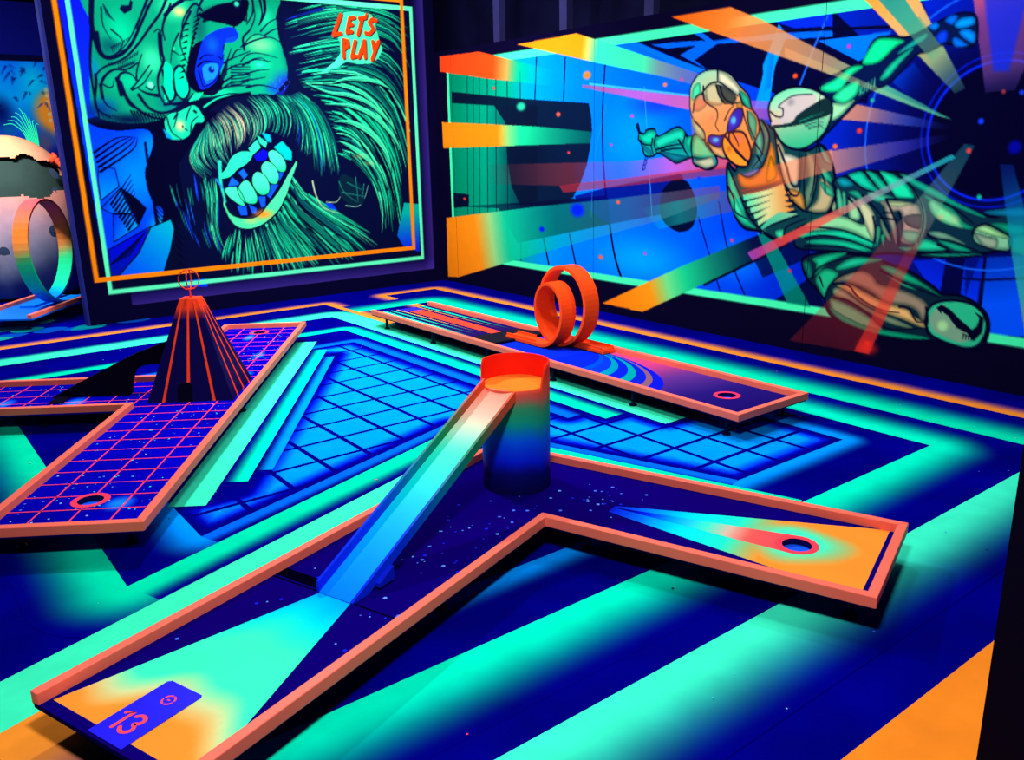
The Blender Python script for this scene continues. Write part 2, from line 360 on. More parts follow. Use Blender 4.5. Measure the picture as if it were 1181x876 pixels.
bm13.build('board', painted('board_navy', (8, 0, 112), (18, 0, 92), rough=.5, spec=.0, air=.06), lane13)
RW = .036
rail((U0, V1), (U1, V1), RW, M13, lane13, (0, -RW)); rail((U1, V1), (U1, VE), RW, M13, lane13, (RW, -RW)); rail((U1, VE), (UI, VE), RW, M13, lane13, (RW, -RW))
rail((UI, VE), (UI, VI), RW, M13, lane13, (RW, RW)); rail((UI, VI), (U0, VI), RW, M13, lane13, (-RW, 0))
for p in ((1.2, 2.2), (1.2, 1.75), (2.2, 2.2), (2.2, 1.75), (3.3, 2.2), (2.9, 1.5), (3.35, 1.3), (2.9, .9), (3.35, .45), (2.9, .45)): foot(p, M13, lane13)
cup(H13, H13[2], M13, lane13)
# number card
pl = MB(); pl.prism([(1.034, 1.917), (1.290, 1.917), (1.297, 1.924), (1.297, 2.058), (1.287, 2.068), (1.034, 2.068)], BT+.0012, BT+.0026, M=M13)
card = pl.build('number_plate', plain('card_blue', (30, 22, 240), rough=.45, var=.05), lane13); tag(card, 'blue number plate reading 13')
def strokes(paths, wd, M, z, name, mat, parent):
    m = MB(); m.flat = True
    for P in paths:
        P = [np.array(p, float) for p in P]; n = len(P)
        Lf = []; Rt = []
        for i in range(n):
            d = P[min(i+1, n-1)]-P[max(i-1, 0)]; d /= np.linalg.norm(d); q = np.array((-d[1], d[0]))*wd/2; Lf.append(P[i]+q); Rt.append(P[i]-q)
        V = [M((p[0], p[1], z)) for p in Lf+Rt]; m.add(V, [(i, n+i, n+i+1, i+1) for i in range(n-1)])
        for p in (P[0], P[-1]): m.add([M((p[0]+wd/2*math.cos(a), p[1]+wd/2*math.sin(a), z+.0002)) for a in np.linspace(0, 2*math.pi, 11)[:-1]], [tuple(range(10))])
    return m.build(name, mat, parent)
REDP = plain('print_red', (255, 72, 82), rough=.5, var=.05)
def glyph(P, cx, cy, h):                            # glyph plane: right = -v, up = +u
    return [(cx+p[1]*h, cy-p[0]*h) for p in P]
three = smoothline([(-.26, .34), (-.12, .47), (.08, .47), (.22, .34), (.2, .14), (.02, .03), (.2, -.08), (.26, -.26), (.12, -.45), (-.1, -.47), (-.28, -.33)], 4)
strokes([glyph([(-.22, .3), (.05, .48), (.05, -.48)], 1.113, 2.027, .075), glyph(three, 1.113, 1.982, .075)], .0125, M13, BT+.0030, 'digits', REDP, card)
lg = [glyph([(math.cos(a), math.sin(a)) for a in np.linspace(k*math.pi/2+.25, k*math.pi/2+1.32, 6)], 1.232, 1.987, .019) for k in range(4)] + [glyph([(-.12, 0), (.12, 0)], 1.232, 1.987, .019)]
strokes(lg, .0062, M13, BT+.0030, 'ring_logo', REDP, card)
tag(lane13, 'L-shaped minigolf lane numbered 13 with salmon rails and navy starry board', 'golf lane')

# ---- tower with ramp on lane 13
tw = empty('tower_ramp', R13((3.11, 1.98, BT)))
OT = np.array(tw.location)
def MT(p): x, y, z = R13((p[0], p[1], p[2])); return (x-OT[0], y-OT[1], z-OT[2])
TC = (3.11, 1.98); TR = .156; ZP, ZR = .612, .712
STOPS = [(.125, (8, 6, 70)), (.22, (8, 10, 110)), (.28, (8, 30, 230)), (.38, (0, 90, 240)), (.46, (10, 160, 130)), (.53, (60, 150, 100)), (.575, (220, 90, 80)), (.62, (255, 80, 45)), (.72, (255, 40, 20))]
def rimz(a):                                        # rim height by angle in lane axes
    d = (a-math.radians(180)) % (2*math.pi)         # 0 = towards the ramp
    lo, hi = math.radians(82), math.radians(300)    # high from lo to hi
    e = math.radians(17)
    s_ = min(1, max(0, (d-lo)/e))*min(1, max(0, (hi-d)/e)); return ZP+(ZR-ZP)*math.sin(s_*math.pi/2)**.55
m = MB(); n = 72; V = []; cols = []
zr = list(np.linspace(0, 1, 26))
for r, inner in ((TR, 0), (TR-.008, 1)):
    for t in zr:
        for k in range(n):
            a = k*2*math.pi/n; top = rimz(a); z = (BT+(top-BT)*t) if not inner else (ZP-.004+(top-ZP+.004)*t)
            V.append(MT((TC[0]+r*math.cos(a), TC[1]+r*math.sin(a), z))); nz_ = .008*math.sin(3*a)+.004*math.sin(7*a+1)
            cols.append(C(ramp(STOPS, z+nz_), 2) if not inner else C((255, 38, 18), 2))
Fs = []; Z = len(zr)
for s_ in range(2):
    for i in range(Z-1):
        for k in range(n): b = s_*Z*n+i*n; Fs.append((b+k, b+(k+1) % n, b+n+(k+1) % n, b+n+k))
for k in range(n): a_ = (Z-1)*n; b_ = Z*n+(Z-1)*n; Fs.append((a_+k, a_+(k+1) % n, b_+(k+1) % n, b_+k))
m.add(V, Fs, cols); TP = painted('tower_paint', (8, 6, 70), rough=.38, spec=.03, air=.08, smooth=False)
m.build('tower', TP, tw, smooth=True)
m = MB(); P = [MT((TC[0]+(TR-.0085)*math.cos(a), TC[1]+(TR-.0085)*math.sin(a), ZP-.003)) for a in np.linspace(0, 2*math.pi, 49)[:-1]]; m.add(P, [tuple(range(48))], [C((255, 132, 40), 2)]*48); m.build('platform', TP, tw)
# ramp channel
RS = [(1.90, (0, 130, 255)), (2.15, (0, 175, 255)), (2.4, (0, 230, 225)), (2.6, (40, 245, 200)), (2.72, (190, 245, 200)), (2.82, (255, 190, 160)), (2.97, (255, 140, 110))]
RSS = [(1.90, (10, 40, 235)), (2.2, (0, 60, 240)), (2.45, (0, 130, 170)), (2.65, (10, 140, 90)), (2.82, (170, 90, 60)), (2.97, (255, 80, 40))]
def zramp(u_): t = (u_-1.90)/(2.975-1.90); return BT+.004+(ZP-BT-.004)*t
ns = 28
def channel(name, v0, v1, lift0, lift1, stops, parent):
    m = MB(); V = []; cols = []; Fs = []
    for i in range(ns+1):
        u_ = 1.90+(2.975-1.90)*i/ns; z = zramp(u_)
        for vv, zz in ((v0, z+lift0), (v1, z+lift0), (v1, z+lift1), (v0, z+lift1)): V.append(MT((u_, vv, zz))); cols.append(C(ramp(stops, u_), 2))
    for i in range(ns):
        for k in range(4): Fs.append((i*4+k, i*4+(k+1) % 4, i*4+4+(k+1) % 4, i*4+4+k))
    Fs += [(0, 1, 2, 3), (ns*4+3, ns*4+2, ns*4+1, ns*4)]
    m.add(V, Fs, cols); return m.build(name, TP, parent)
rp = channel('ramp', 1.905, 2.052, -.012, 0, RS, tw)
channel('side_wall', 2.052, 2.064, -.012, .040, RSS, rp); channel('side_wall', 1.893, 1.905, -.042, .0015, RSS, rp)
m = MB(); m.prism([(2.02, .0), (2.10, .0), (2.10, .052), (2.02, .016)], 1.872, 1.893, M=lambda p: MT((p[0], p[2], BT+.012+p[1]))); m.build('bracket', plain('bracket_blue', (10, 30, 200)), tw)
tag(tw, 'round tower with a long sloping ball ramp, red top fading to green and blue', 'obstacle')

# ---- lane with the pyramid (T-shaped)
lane12 = empty('golf_lane', R12((5.0, 1.7, 0))); O12 = np.array(lane12.location)
def M12(p): x, y, z = R12((p[0], p[1], p[2] if len(p) > 2 else 0)); return (x-O12[0], y-O12[1], z)
W0, W1, Q0, Q1, B0, B1, QE = 3.352, 7.515, 1.336, 2.045, 5.112, 5.812, 4.1
HA, HB = (3.70, 1.692, .056), (7.285, 1.70, .056)
bd = MB(); board_base(bd, [(W0+.01, Q0+.01), (W1-.01, Q0+.01), (W1-.01, Q1-.01), (B1-.01, Q1-.01), (B1-.01, QE), (B0+.01, QE), (B0+.01, Q1-.01), (W0+.01, Q1-.01)], [HA, HB], M12)
ct = Coats(bd, BT); oadd = bd.add; bd.add = lambda a, b, c=None: oadd([M12(v) for v in a], b, c)
PK = (255, 62, 92); ct.up()
rnd = random.Random(5)
for k in range(9):                                   # sprayed nebulae
    a = rnd.uniform(3.6, 7.3) if k < 7 else rnd.uniform(5.2, 5.7); b = rnd.uniform(1.45, 1.9) if k < 7 else rnd.uniform(2.3, 2.9); r1, r2 = rnd.uniform(.1, .2), rnd.uniform(.05, .09); ct.up()
    n = 18; V = [(a, b, ct.z)]+[(a+r1*math.cos(t)*.8, b+r2*math.sin(t), ct.z) for t in np.linspace(0, 2*math.pi, n+1)[:-1]]
    V = [(v[0], min(max(v[1], 1.38), 2.0) if k < 7 else v[1], v[2]) for v in V]
    bd.add(V, [(0, 1+i, 1+(i+1) % n) for i in range(n)], [C((20, 140, 255), 1.4)]+[C((10, 60, 255), 0)]*n)
ct.up()
for k in range(340):
    if k < 270: p = (rnd.uniform(3.42, 7.45), rnd.uniform(1.4, 1.98))
    else: p = (rnd.uniform(5.17, 5.76), rnd.uniform(1.98, 3.3))
    ct.dot(p, rnd.choice((.0025, .0035, .005, .006)), rnd.choice(((60, 200, 255), (80, 120, 255), (40, 230, 230), (150, 190, 255))), 6)
ct.up()
def clipline(p, q):                                  # lines stop at the rings round the holes
    bd_pts = []
    for h in (HA, HB):
        d = np.array(q)-np.array(p); f = np.array(p)-np.array(h[:2]); A = d@d; B = 2*f@d; Cc = f@f-.075**2; D = B*B-4*A*Cc
        if D > 0:
            t0, t1 = (-B-math.sqrt(D))/2/A, (-B+math.sqrt(D))/2/A
            if 0 < t0 < 1: return [(p, tuple(np.array(p)+d*t0)), (tuple(np.array(p)+d*t1), q)]
    return [(p, q)]
def ln(p, q, wd=.0085):
    for a, b in clipline(p, q): ct.line(a, b, wd, PK)
for k in range(26):
    w_ = 3.438+.1577*k
    if w_ > W1-.05: break
    ln((w_, Q0+.035), (w_, Q1-.035 if not (B0 < w_ < B1) else QE))
for q in (1.52, 1.693, 1.866):
    a, b = (W0+.03, q), (W1-.03, q); mid = (5.5, q); ln(a, mid); ln(mid, b)
for k in range(3, 15):
    ln((B0+.03, 1.52+.173*k), (B1-.03, 1.52+.173*k))
ct.annulus(HA, HA[2], .084, PK); ct.annulus(HB, HB[2], .082, PK)
bd.add = oadd; bd.build('board', painted('board_space', (5, 0, 205), (3, 0, 112), rough=.45, spec=.0, air=.05), lane12)
RQ = .040
def r12(a, b, c=(0, 0)): rail(a, b, RQ, M12, lane12, c)
# outer side is left of a->b, so walk clockwise
r12((W0, Q0), (W0, Q1), (RQ, -RQ)); r12((W0, Q1), (B0, Q1), (RQ, RQ)); r12((B0, Q1), (B0, QE), (-RQ, 0)); r12((B1, QE), (B1, Q1), (0, RQ)); r12((B1, Q1), (W1, Q1), (-RQ, -RQ)); r12((W1, Q1), (W1, Q0), (RQ, -RQ)); r12((W1, Q0), (W0, Q0), (RQ, -RQ))
for p in ((3.5, 1.45), (3.5, 1.92), (4.4, 1.45), (4.4, 1.92), (5.4, 1.42), (6.3, 1.45), (6.3, 1.92), (7.35, 1.45), (7.35, 1.92), (5.25, 2.6), (5.7, 2.6), (5.25, 3.4)): foot(p, M12, lane12)
cup(HA, HA[2], M12, lane12); cup(HB, HB[2], M12, lane12)
tag(lane12, 'T-shaped minigolf lane with pink grid lines on a starry blue board', 'golf lane')

# ---- pyramid obstacle
PC = (5.50, 1.69); pyr = empty('pyramid_obstacle', R12((PC[0], PC[1], BT))); OP = np.array(pyr.location)
def MP(p): x, y, z = R12((PC[0]+p[0], PC[1]+p[1], p[2])); return (x-OP[0], y-OP[1], z-OP[2])
HBs, HTp, ZT = .265, .055, .742
m = MB(); lv = [0, .3, .6, .8, .86, .92, 1.0]; V = []; cols = []; Fs = []
for t in lv:
    h = HBs+(HTp-HBs)*t; z = BT+(ZT-BT)*t; cl = C(mixc((12, 5, 66), (255, 66, 28), (t-.80)/.13), 2)
    for s_ in ((-1, -1), (1, -1), (1, 1), (-1, 1)): V.append(MP((s_[0]*h, s_[1]*h, z))); cols.append(cl)
for i in range(len(lv)-1):
    for k in range(4): Fs.append((i*4+k, i*4+(k+1) % 4, i*4+4+(k+1) % 4, i*4+4+k))
Fs.append(tuple(range(len(V)-4, len(V)))); m.add(V, Fs, cols); m.build('body', painted('pyramid_paint', (12, 5, 66), rough=.5, spec=.03, air=.05, smooth=False), pyr)
STR = plain('stripe_orange', (255, 66, 30), rough=.5, var=.05)
def stripe(side, f0, f1, t0, t1, wd):
    """painted batten on one face, f = place across the face (-1..1)"""
    m = MB(); V = []
    for t in (t0, t1):
        h = HBs+(HTp-HBs)*t; z = BT+(ZT-BT)*t; c = (f0 if t == t0 else f1)*h; ww = wd*(1 if t == t0 else .55)
        for dx, up_ in ((-ww/2, .0005), (ww/2, .0005), (ww/2, .0035), (-ww/2, .0035)):
            loc = {'f': (-h-up_, c+dx), 'b': (h+up_, c+dx), 'r': (c+dx, -h-up_), 'l': (c+dx, h+up_)}[side]; V.append(MP((loc[0], loc[1], z+up_*.3)))
    m.add(V, [(0, 1, 2, 3), (7, 6, 5, 4), (0, 4, 5, 1), (1, 5, 6, 2), (2, 6, 7, 3), (3, 7, 4, 0)]); return m.build('stripe', STR, pyr)
for sd in 'fblr':
    for f in (-.56, .62): stripe(sd, f, f, 0.002, .97, .017)
    stripe(sd, .04, .04, .19 if sd == 'f' else .002, .97, .019)
m = MB(); dw = .045
arch = [(-dw, 0), (dw, 0), (dw, .085)]+[(dw*math.cos(a), .085+.035*math.sin(a)) for a in np.linspace(0, math.pi, 9)[1:-1]]+[(-dw, .085)]
sl = (HBs-HTp)/(ZT-BT)
m.add([MP((-HBs-.0035+sl*p[1], .03+p[0], BT+.001+p[1])) for p in arch]+[MP((-HBs+.06, .03+p[0], BT+.001+p[1])) for p in arch], [tuple(range(len(arch)))]+[(i, (i+1) % len(arch), len(arch)+(i+1) % len(arch), len(arch)+i) for i in range(len(arch))])
m.build('doorway', plain('doorway_black', (3, 2, 22), rough=.8, spec=.03), pyr)
m = MB(); rr = .062; zc = ZT+.115
m.tube([MP((0, 0, ZT-.005)), MP((0, 0, ZT+.055))], .005, 8)
fo = m.build('finial_stem', STR, pyr, smooth=True)
vd = np.array([-.29, -.957])                         # one hoop faces across the hall, the other stands on edge
for ax in (math.radians(-17), math.radians(60)):
    m = MB(); m.tube([(rr*math.cos(ax)*math.cos(t), rr*math.sin(ax)*math.cos(t), zc-OP[2]+rr*math.sin(t)) for t in np.linspace(0, 2*math.pi, 33)[:-1]], .0042, 8, closed=True); m.build('finial_hoop', STR, pyr, smooth=True)
# buttress with an arch, running out along the side arm
nW = R12((1, 0)); wF = 5.44
def fpt(px, py): p = on_plane(px, py, (nW[0], nW[1], 0), wF); q = -p[0]*math.sin(T12)+p[1]*math.cos(T12); return (q, p[2])
cr = lambda x, y: fpt(x/2.737, 300+y/2.737)
top = [cr(165, 452), cr(235, 395), cr(415, 300), cr(540, 252)]; under = [cr(500, 327), cr(470, 328), cr(440, 336), cr(420, 355), cr(411, 385), cr(409, 425)]
low = lambda P: [(q, max(z, BT+.001)) for q, z in P]
poly = low(top)+[(PC[1]+.05, top[-1][1]+.03), (PC[1]+.05, under[0][1])]+low(under); poly[0] = (poly[0][0], BT+.001); poly[-1] = (poly[-1][0], BT+.001)
m = MB(); V = [MP((wF-PC[0]+s_, q-PC[1], z)) for s_ in (0, .07) for q, z in poly]; n = len(poly)
m.add(V, [tuple(range(n)), tuple(range(2*n-1, n-1, -1))]+[(i, (i+1) % n, n+(i+1) % n, n+i) for i in range(n)]); m.build('buttress', plain('buttress_black', (6, 5, 26), rough=.75, spec=.03), pyr)
m = MB(); m.prism([(5.30-PC[0], 2.50-PC[1]), (5.30-PC[0], 2.585-PC[1]), (5.52-PC[0], 2.585-PC[1]), (5.52-PC[0], 2.50-PC[1])], BT+.0005, BT+.012, M=MP); m.build('kick_plate', plain('buttress_black', (6, 5, 26)), pyr)
tag(pyr, 'dark four-sided pyramid with orange stripes, hoop finial and black arched buttress', 'obstacle')

# ---- lane with the double loop, square to the walls
laneL = empty('golf_lane', (4.07, 4.95, 0)); OL = np.array(laneL.location)
ML = lambda p: (p[0]-OL[0], p[1]-OL[1], p[2] if len(p) > 2 else 0)
X0, X1, Y0, Y1 = 3.738, 4.405, 2.822, 7.085; HL = (4.09, 3.184, .056)
bl = MB(); board_base(bl, [(X0+.01, Y0+.01), (X1-.01, Y0+.01), (X1-.01, Y1), (X0+.01, Y1)], [HL], ML)
cl_ = Coats(bl, BT); oad = bl.add; bl.add = lambda a, b, c=None: oad([ML(v) for v in a], b, c)
def mag(x, y):
    return C(ramp([(2.9, (26, 12, 96)), (3.3, (36, 20, 110)), (3.7, (92, 44, 130)), (4.05, (196, 60, 120)), (4.4, (225, 70, 120))], y+.25*(x-4.07)), 2)
cl_.patch([(X0+.03, 2.86), (X1-.03, 2.86), (X1-.03, 4.6), (X0+.03, 4.6)], 20, 60, mag, hole=(HL[0], HL[1], HL[2]+.002))
for k, (f, cA) in enumerate(((1.0, (12, 22, 205)), (.90, (130, 84, 104)), (.84, (10, 30, 190)), (.74, (0, 150, 150)), (.66, (8, 30, 200)), (.55, (0, 140, 165)), (.47, (8, 50, 225)), (.36, (0, 70, 255)), (.30, (6, 34, 235)))):
    cl_.up(); n = 24; cx, cy = X0+.03, 4.62; P = [(cx, cy)]+[(cx+.55*math.sin(t)*(1 if f > .9 else (.86+.14*f)), cy-(1.06*f+.04)*math.cos(t)) for t in np.linspace(0, math.pi/2, n)]
    bl.add([(p[0], p[1], cl_.z) for p in P], [(0, i, i+1) for i in range(1, n)], [C(cA, 2)]*(n+1))
cl_.poly([(X0+.03, 4.60), (4.30, 4.60), (4.30, 5.45), (X0+.03, 5.45)], (8, 40, 240))
cl_.patch([(4.065, 5.35), (4.065, 6.92), (4.205, 6.92), (4.165, 5.35)], 10, 2, lambda x, y: C((255, 66, 44), 2))
cl_.poly([(4.02, 6.92), (4.215, 6.92), (4.215, 7.08), (4.02, 7.08)], (44, 36, 200))
for x, wd, c_ in ((3.875, .050, (0, 235, 180)), (3.955, .022, (0, 200, 160)), (4.02, .016, (225, 170, 60)), (4.245, .014, (225, 170, 60)), (4.30, .030, (0, 225, 175))):
    cl_.up(); xs = x; bl.add([(xs-wd/2, 7.08, cl_.z), (xs+wd/2, 7.08, cl_.z), (xs+wd*.2, 5.6, cl_.z), (xs-wd*.2, 5.6, cl_.z)], [(0, 1, 2, 3)], [C(c_, 1.6), C(c_, 1.6), C(c_, 0.0), C(c_, 0.0)])
cl_.annulus(HL, HL[2], .082, (255, 56, 96))
bl.add = oad; bl.build('board', painted('board_dusk', (34, 16, 92), (26, 12, 70), rough=.45, spec=.0, air=.06), laneL)
def rL(a, b, c=(0, 0)): rail(a, b, .040, ML, laneL, c)
rL((X0, Y0), (X0, Y1), (.04, 0)); rL((X1, Y1), (X1, Y0), (0, -.04)); rL((X1, Y0), (X0, Y0), (.04, -.04))
for y in (2.95, 3.7, 4.5, 5.3, 6.1, 6.9):
    for x in (3.80, 4.34): foot((x, y), ML, laneL)
cup(HL, HL[2], ML, laneL)
tag(laneL, 'straight minigolf lane with a red runway and violet putting end, beside the mural', 'golf lane')
lp = empty('loop_obstacle', (4.2, 4.86, BT)); OO = np.array(lp.location)
m = MB(); m.prism([(5.235, 0), (5.62, 0), (5.235, .022)], X0+.045, 4.39-.03, M=lambda p: (p[2]-OO[0], p[0]-OO[1], BT+.001+p[1]-OO[2])); m.build('kick_plate', plain('kick_black', (8, 6, 30), rough=.6), lp)
R1, R2 = .245, .305; path = []
z0 = BT+.012
for y in np.linspace(5.36, 4.93, 6)[:-1]: path.append((4.10, y, z0+.010))
for a in np.linspace(0, 2*math.pi, 45): path.append((4.10+.115*a/(2*math.pi), 4.93-R1*.82*math.sin(a)-.06*a/(2*math.pi), z0+.010+(R1-.01)*(1-math.cos(a))))
for a in np.linspace(0, 2*math.pi, 49)[1:]: path.append((4.215+.085*a/(2*math.pi), 4.87-R2*.95*math.sin(a)-.03*a/(2*math.pi), z0+.010+(R2-.01)*(1-math.cos(a))))
for y in np.linspace(4.82, 4.46, 5)[1:]: path.append((4.30, y, z0+.010))
def strip(path, hw, th, name, mat, parent, O):
    P = [np.array(p, float) for p in path]; V = []; Fs = []; n = len(P)
    for i, p in enumerate(P):
        t = P[min(i+1, n-1)]-P[max(i-1, 0)]; t[0] = 0 if parent is lp else t[0]; t /= np.linalg.norm(t); wx = np.array((1., 0, 0)) if parent is lp else np.array(WX); nn = np.cross(t, wx); nn /= np.linalg.norm(nn)
        for s_, d in ((-1, -1), (1, -1), (1, 1), (-1, 1)): V.append(p+wx*hw*s_+nn*th/2*d-O)
    for i in range(n-1):
        for k in range(4): Fs.append((i*4+k, i*4+(k+1) % 4, i*4+4+(k+1) % 4, i*4+4+k))
    Fs += [(0, 1, 2, 3), tuple(n*4-1-k for k in range(4))]
    return V, Fs
V, Fs = strip(path, .070, .026, '', None, lp, OO); m = MB(); m.add(V, Fs)
LOOP = plain('loop_orange', (255, 74, 22), rough=.42, spec=.03, var=.1)
o = m.build('loop_band', LOOP, lp, bevel=.002); 
for pl_ in o.data.polygons: pl_.use_smooth = False
for x0, x1, y0, y1 in ((4.040, 4.050, 5.0, 5.36), (4.150, 4.160, 5.12, 5.36), (4.235, 4.245, 4.46, 4.74), (4.352, 4.362, 4.46, 4.80)):
    m = MB(); m.box((x0-OO[0], y0-OO[1], z0-OO[2]-.004), (x1-OO[0], y1-OO[1], z0-OO[2]+.042)); m.build('channel_side', LOOP, lp, bevel=.002)
m = MB(); m.box((4.235-OO[0], 4.445-OO[1], z0-OO[2]-.008), (4.362-OO[0], 4.462-OO[1], z0-OO[2]+.014)); m.build('exit_lip', LOOP, lp, bevel=.002)
tag(lp, 'orange double corkscrew loop on the lane beside the mural', 'obstacle')

# ------------------------------------------------------------------ beyond the mural wall: another course
TB = math.radians(53); RB_ = rot(TB)
laneB = empty('golf_lane', (1.5, 10.0, 0), TB); g = lambda x, y: None
def MBk(p): return (p[0], p[1], p[2] if len(p) > 2 else 0)
def toB(x, y): dx, dy = x-1.5, y-10.0; return (dx*math.cos(TB)+dy*math.sin(TB), -dx*math.sin(TB)+dy*math.cos(TB))
qa = toB(1.21, 9.15)[1]; qb = toB(1.047, 9.968)[1]; ua = toB(1.21, 9.15)[0]
bb = MB(); board_base(bb, [(ua, qa), (.55, qa), (.55, qb), (ua, qb)], [], MBk); bb.build('board', plain('board_blue', (0, 110, 235), var=.3, scale=3), laneB)
def rB(a, b): rail(a, b, .045, MBk, laneB)
rB((ua, qb), (.55, qb)); rB((.55, qa), (ua, qa))
for p in ((ua+.1, qa+.1), (ua+.1, qb-.1), (.45, qa+.1), (.45, qb-.1)): foot(p, MBk, laneB)
tag(laneB, 'blue minigolf lane with pink rails behind the end of the mural wall', 'golf lane')
lb = empty('loop_obstacle', (1.56, 10.05, BT)); OB = np.array(lb.location)
d2 = np.array((math.cos(TB), math.sin(TB), 0)); WX = np.array((-math.sin(TB), math.cos(TB), 0)); Rb = .525
path = [np.array(OB)+WX*.10-d2*t+np.array((0, 0, .012)) for t in np.linspace(.34, .05, 4)]
path += [np.array(OB)+WX*(.10-.20*a/(2*math.pi))+d2*(Rb*math.sin(a))+np.array((0, 0, .012+Rb*(1-math.cos(a)))) for a in np.linspace(0, 2*math.pi, 49)]
path += [np.array(OB)-WX*.10+d2*t+np.array((0, 0, .012)) for t in np.linspace(.05, .30, 4)]
V, Fs = strip(path, .075, .022, '', None, lb, OB); m = MB()
m.add(V, Fs, [C(ramp([(.06, (0, 120, 235)), (.16, (0, 215, 170)), (.45, (40, 225, 130)), (.58, (235, 150, 70)), (.75, (255, 120, 40)), (1.0, (255, 84, 90))], v[2]+.05*math.sin(v[0]*9)), 2) for v in V])
m.build('loop_band', painted('loop_spray', (0, 100, 200), rough=.45, spec=.03, air=.06, smooth=False), lb)
tag(lb, 'single loop sprayed orange above and green below, behind the mural wall', 'obstacle')
# broken giant egg
eg = empty('giant_egg', (1.56, 11.75, 0)); n, k_ = 180, 130; m = MB(); V = []; cols = []; Fs = []; dele = set()
def eggr(z): t = z/1.86; return .80*math.sqrt(max(0, 1-((t-.42)/.58)**2)) if t > .42 else .80*math.sqrt(max(.0, 1-((t-.42)/.60)**2))
fa = math.atan2(-11.75, -1.56)                       # side that faces the viewer
for j in range(k_+1):
    z = .04+1.82*(1-math.cos(math.pi*j/k_))/2
    for i in range(n):
        a = i*2*math.pi/n; r = max(eggr(z), .003); V.append((r*math.cos(a), r*math.sin(a), z)); nz_ = .08*math.sin(3*a+z*4)
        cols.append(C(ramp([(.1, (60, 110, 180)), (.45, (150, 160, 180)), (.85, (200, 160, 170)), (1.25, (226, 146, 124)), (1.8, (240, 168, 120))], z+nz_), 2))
for j in range(k_):
    for i in range(n):
        a = (i+.5)*2*math.pi/n; z = (V[j*n][2]+V[(j+1)*n][2])/2; da = (a-fa-.28+math.pi) % (2*math.pi)-math.pi
        edge = .06*abs(math.sin(7*math.atan2((z-1.40)/.24, da/.62)/2))
        if (da/.80)**2+((z-1.40)/.245)**2 < .66+edge*6: continue
        Fs.append((j*n+i, j*n+(i+1) % n, (j+1)*n+(i+1) % n, (j+1)*n+i))
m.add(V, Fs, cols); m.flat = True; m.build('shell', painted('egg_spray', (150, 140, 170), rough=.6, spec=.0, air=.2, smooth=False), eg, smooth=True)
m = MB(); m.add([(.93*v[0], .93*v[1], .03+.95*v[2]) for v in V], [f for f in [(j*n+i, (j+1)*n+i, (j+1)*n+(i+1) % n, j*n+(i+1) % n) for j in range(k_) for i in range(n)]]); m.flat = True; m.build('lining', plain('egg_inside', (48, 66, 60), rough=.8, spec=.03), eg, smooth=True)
for px, py in ((65, 222), (62, 266), (39, 301), (72, 296), (5, 291), (62, 200)):
    P = on_plane(px, py, (0, 1, 0), 10.85); d = P-CAMP; best = None
    for t in np.linspace(.9, 1.15, 400):
        q = CAMP+d*t
        if math.hypot(q[0]-1.56, q[1]-11.75) <= eggr(q[2]) and 0 < q[2] < 1.86: best = q; break
    if best is None: continue
    nn = np.array((best[0]-1.56, best[1]-11.75, (best[2]-.8)*.5)); nn /= np.linalg.norm(nn); e1 = np.cross(nn, (0, 0, 1)); e1 /= np.linalg.norm(e1); e2 = np.cross(nn, e1); loc = best-np.array((1.56, 11.75, 0))+nn*.004
    m = MB(); m.add([loc]+[loc-nn*.003+e1*.055*math.cos(t)+e2*.065*math.sin(t) for t in np.linspace(0, 2*math.pi, 17)[:-1]], [(0, 1+i, 1+(i+1) % 16) for i in range(16)]); m.build('spot', plain('egg_spot', (58, 74, 100), rough=.7), eg)
for i in range(4):
    P = on_plane(58+i*3.2, 176+abs(i-1)*2.5+i, (0, 1, 0), 11.35)-np.array((1.56, 11.75, 0)); m = MB(); m.tube([P+np.array((.02, 0, -.10)), P+np.array((0, -.03, -.03)), P], [.035, .035, .02], 8); m.build('claw', plain('claw_red', (255, 84, 50)), eg, smooth=True)
tag(eg, 'giant broken egg with dark spots behind the end of the mural wall', 'prop')
gx = on_plane(36, 150, (0, 1, 0), 12.75); gp = empty('grass_plant', (gx[0], 12.75, 0)); m0 = plain('blade_green', (40, 235, 170), rough=.5)
for i in range(9):
    t = (i-4)/4; P = smoothline([(t*.04, 0, 0), (t*.05, 0, 1.2), (t*.06, 0, 1.8), (t*.12-.06, 0, 2.12-abs(t)*.12), (t*.20-.10, 0, 2.20-abs(t)*.2)], 5); m = MB(); m.tube(P, list(np.linspace(.014, .004, len(P))), 6); m.build('blade', m0, gp, smooth=True)
tag(gp, 'tall thin green grass plant standing behind the giant egg', 'plant')
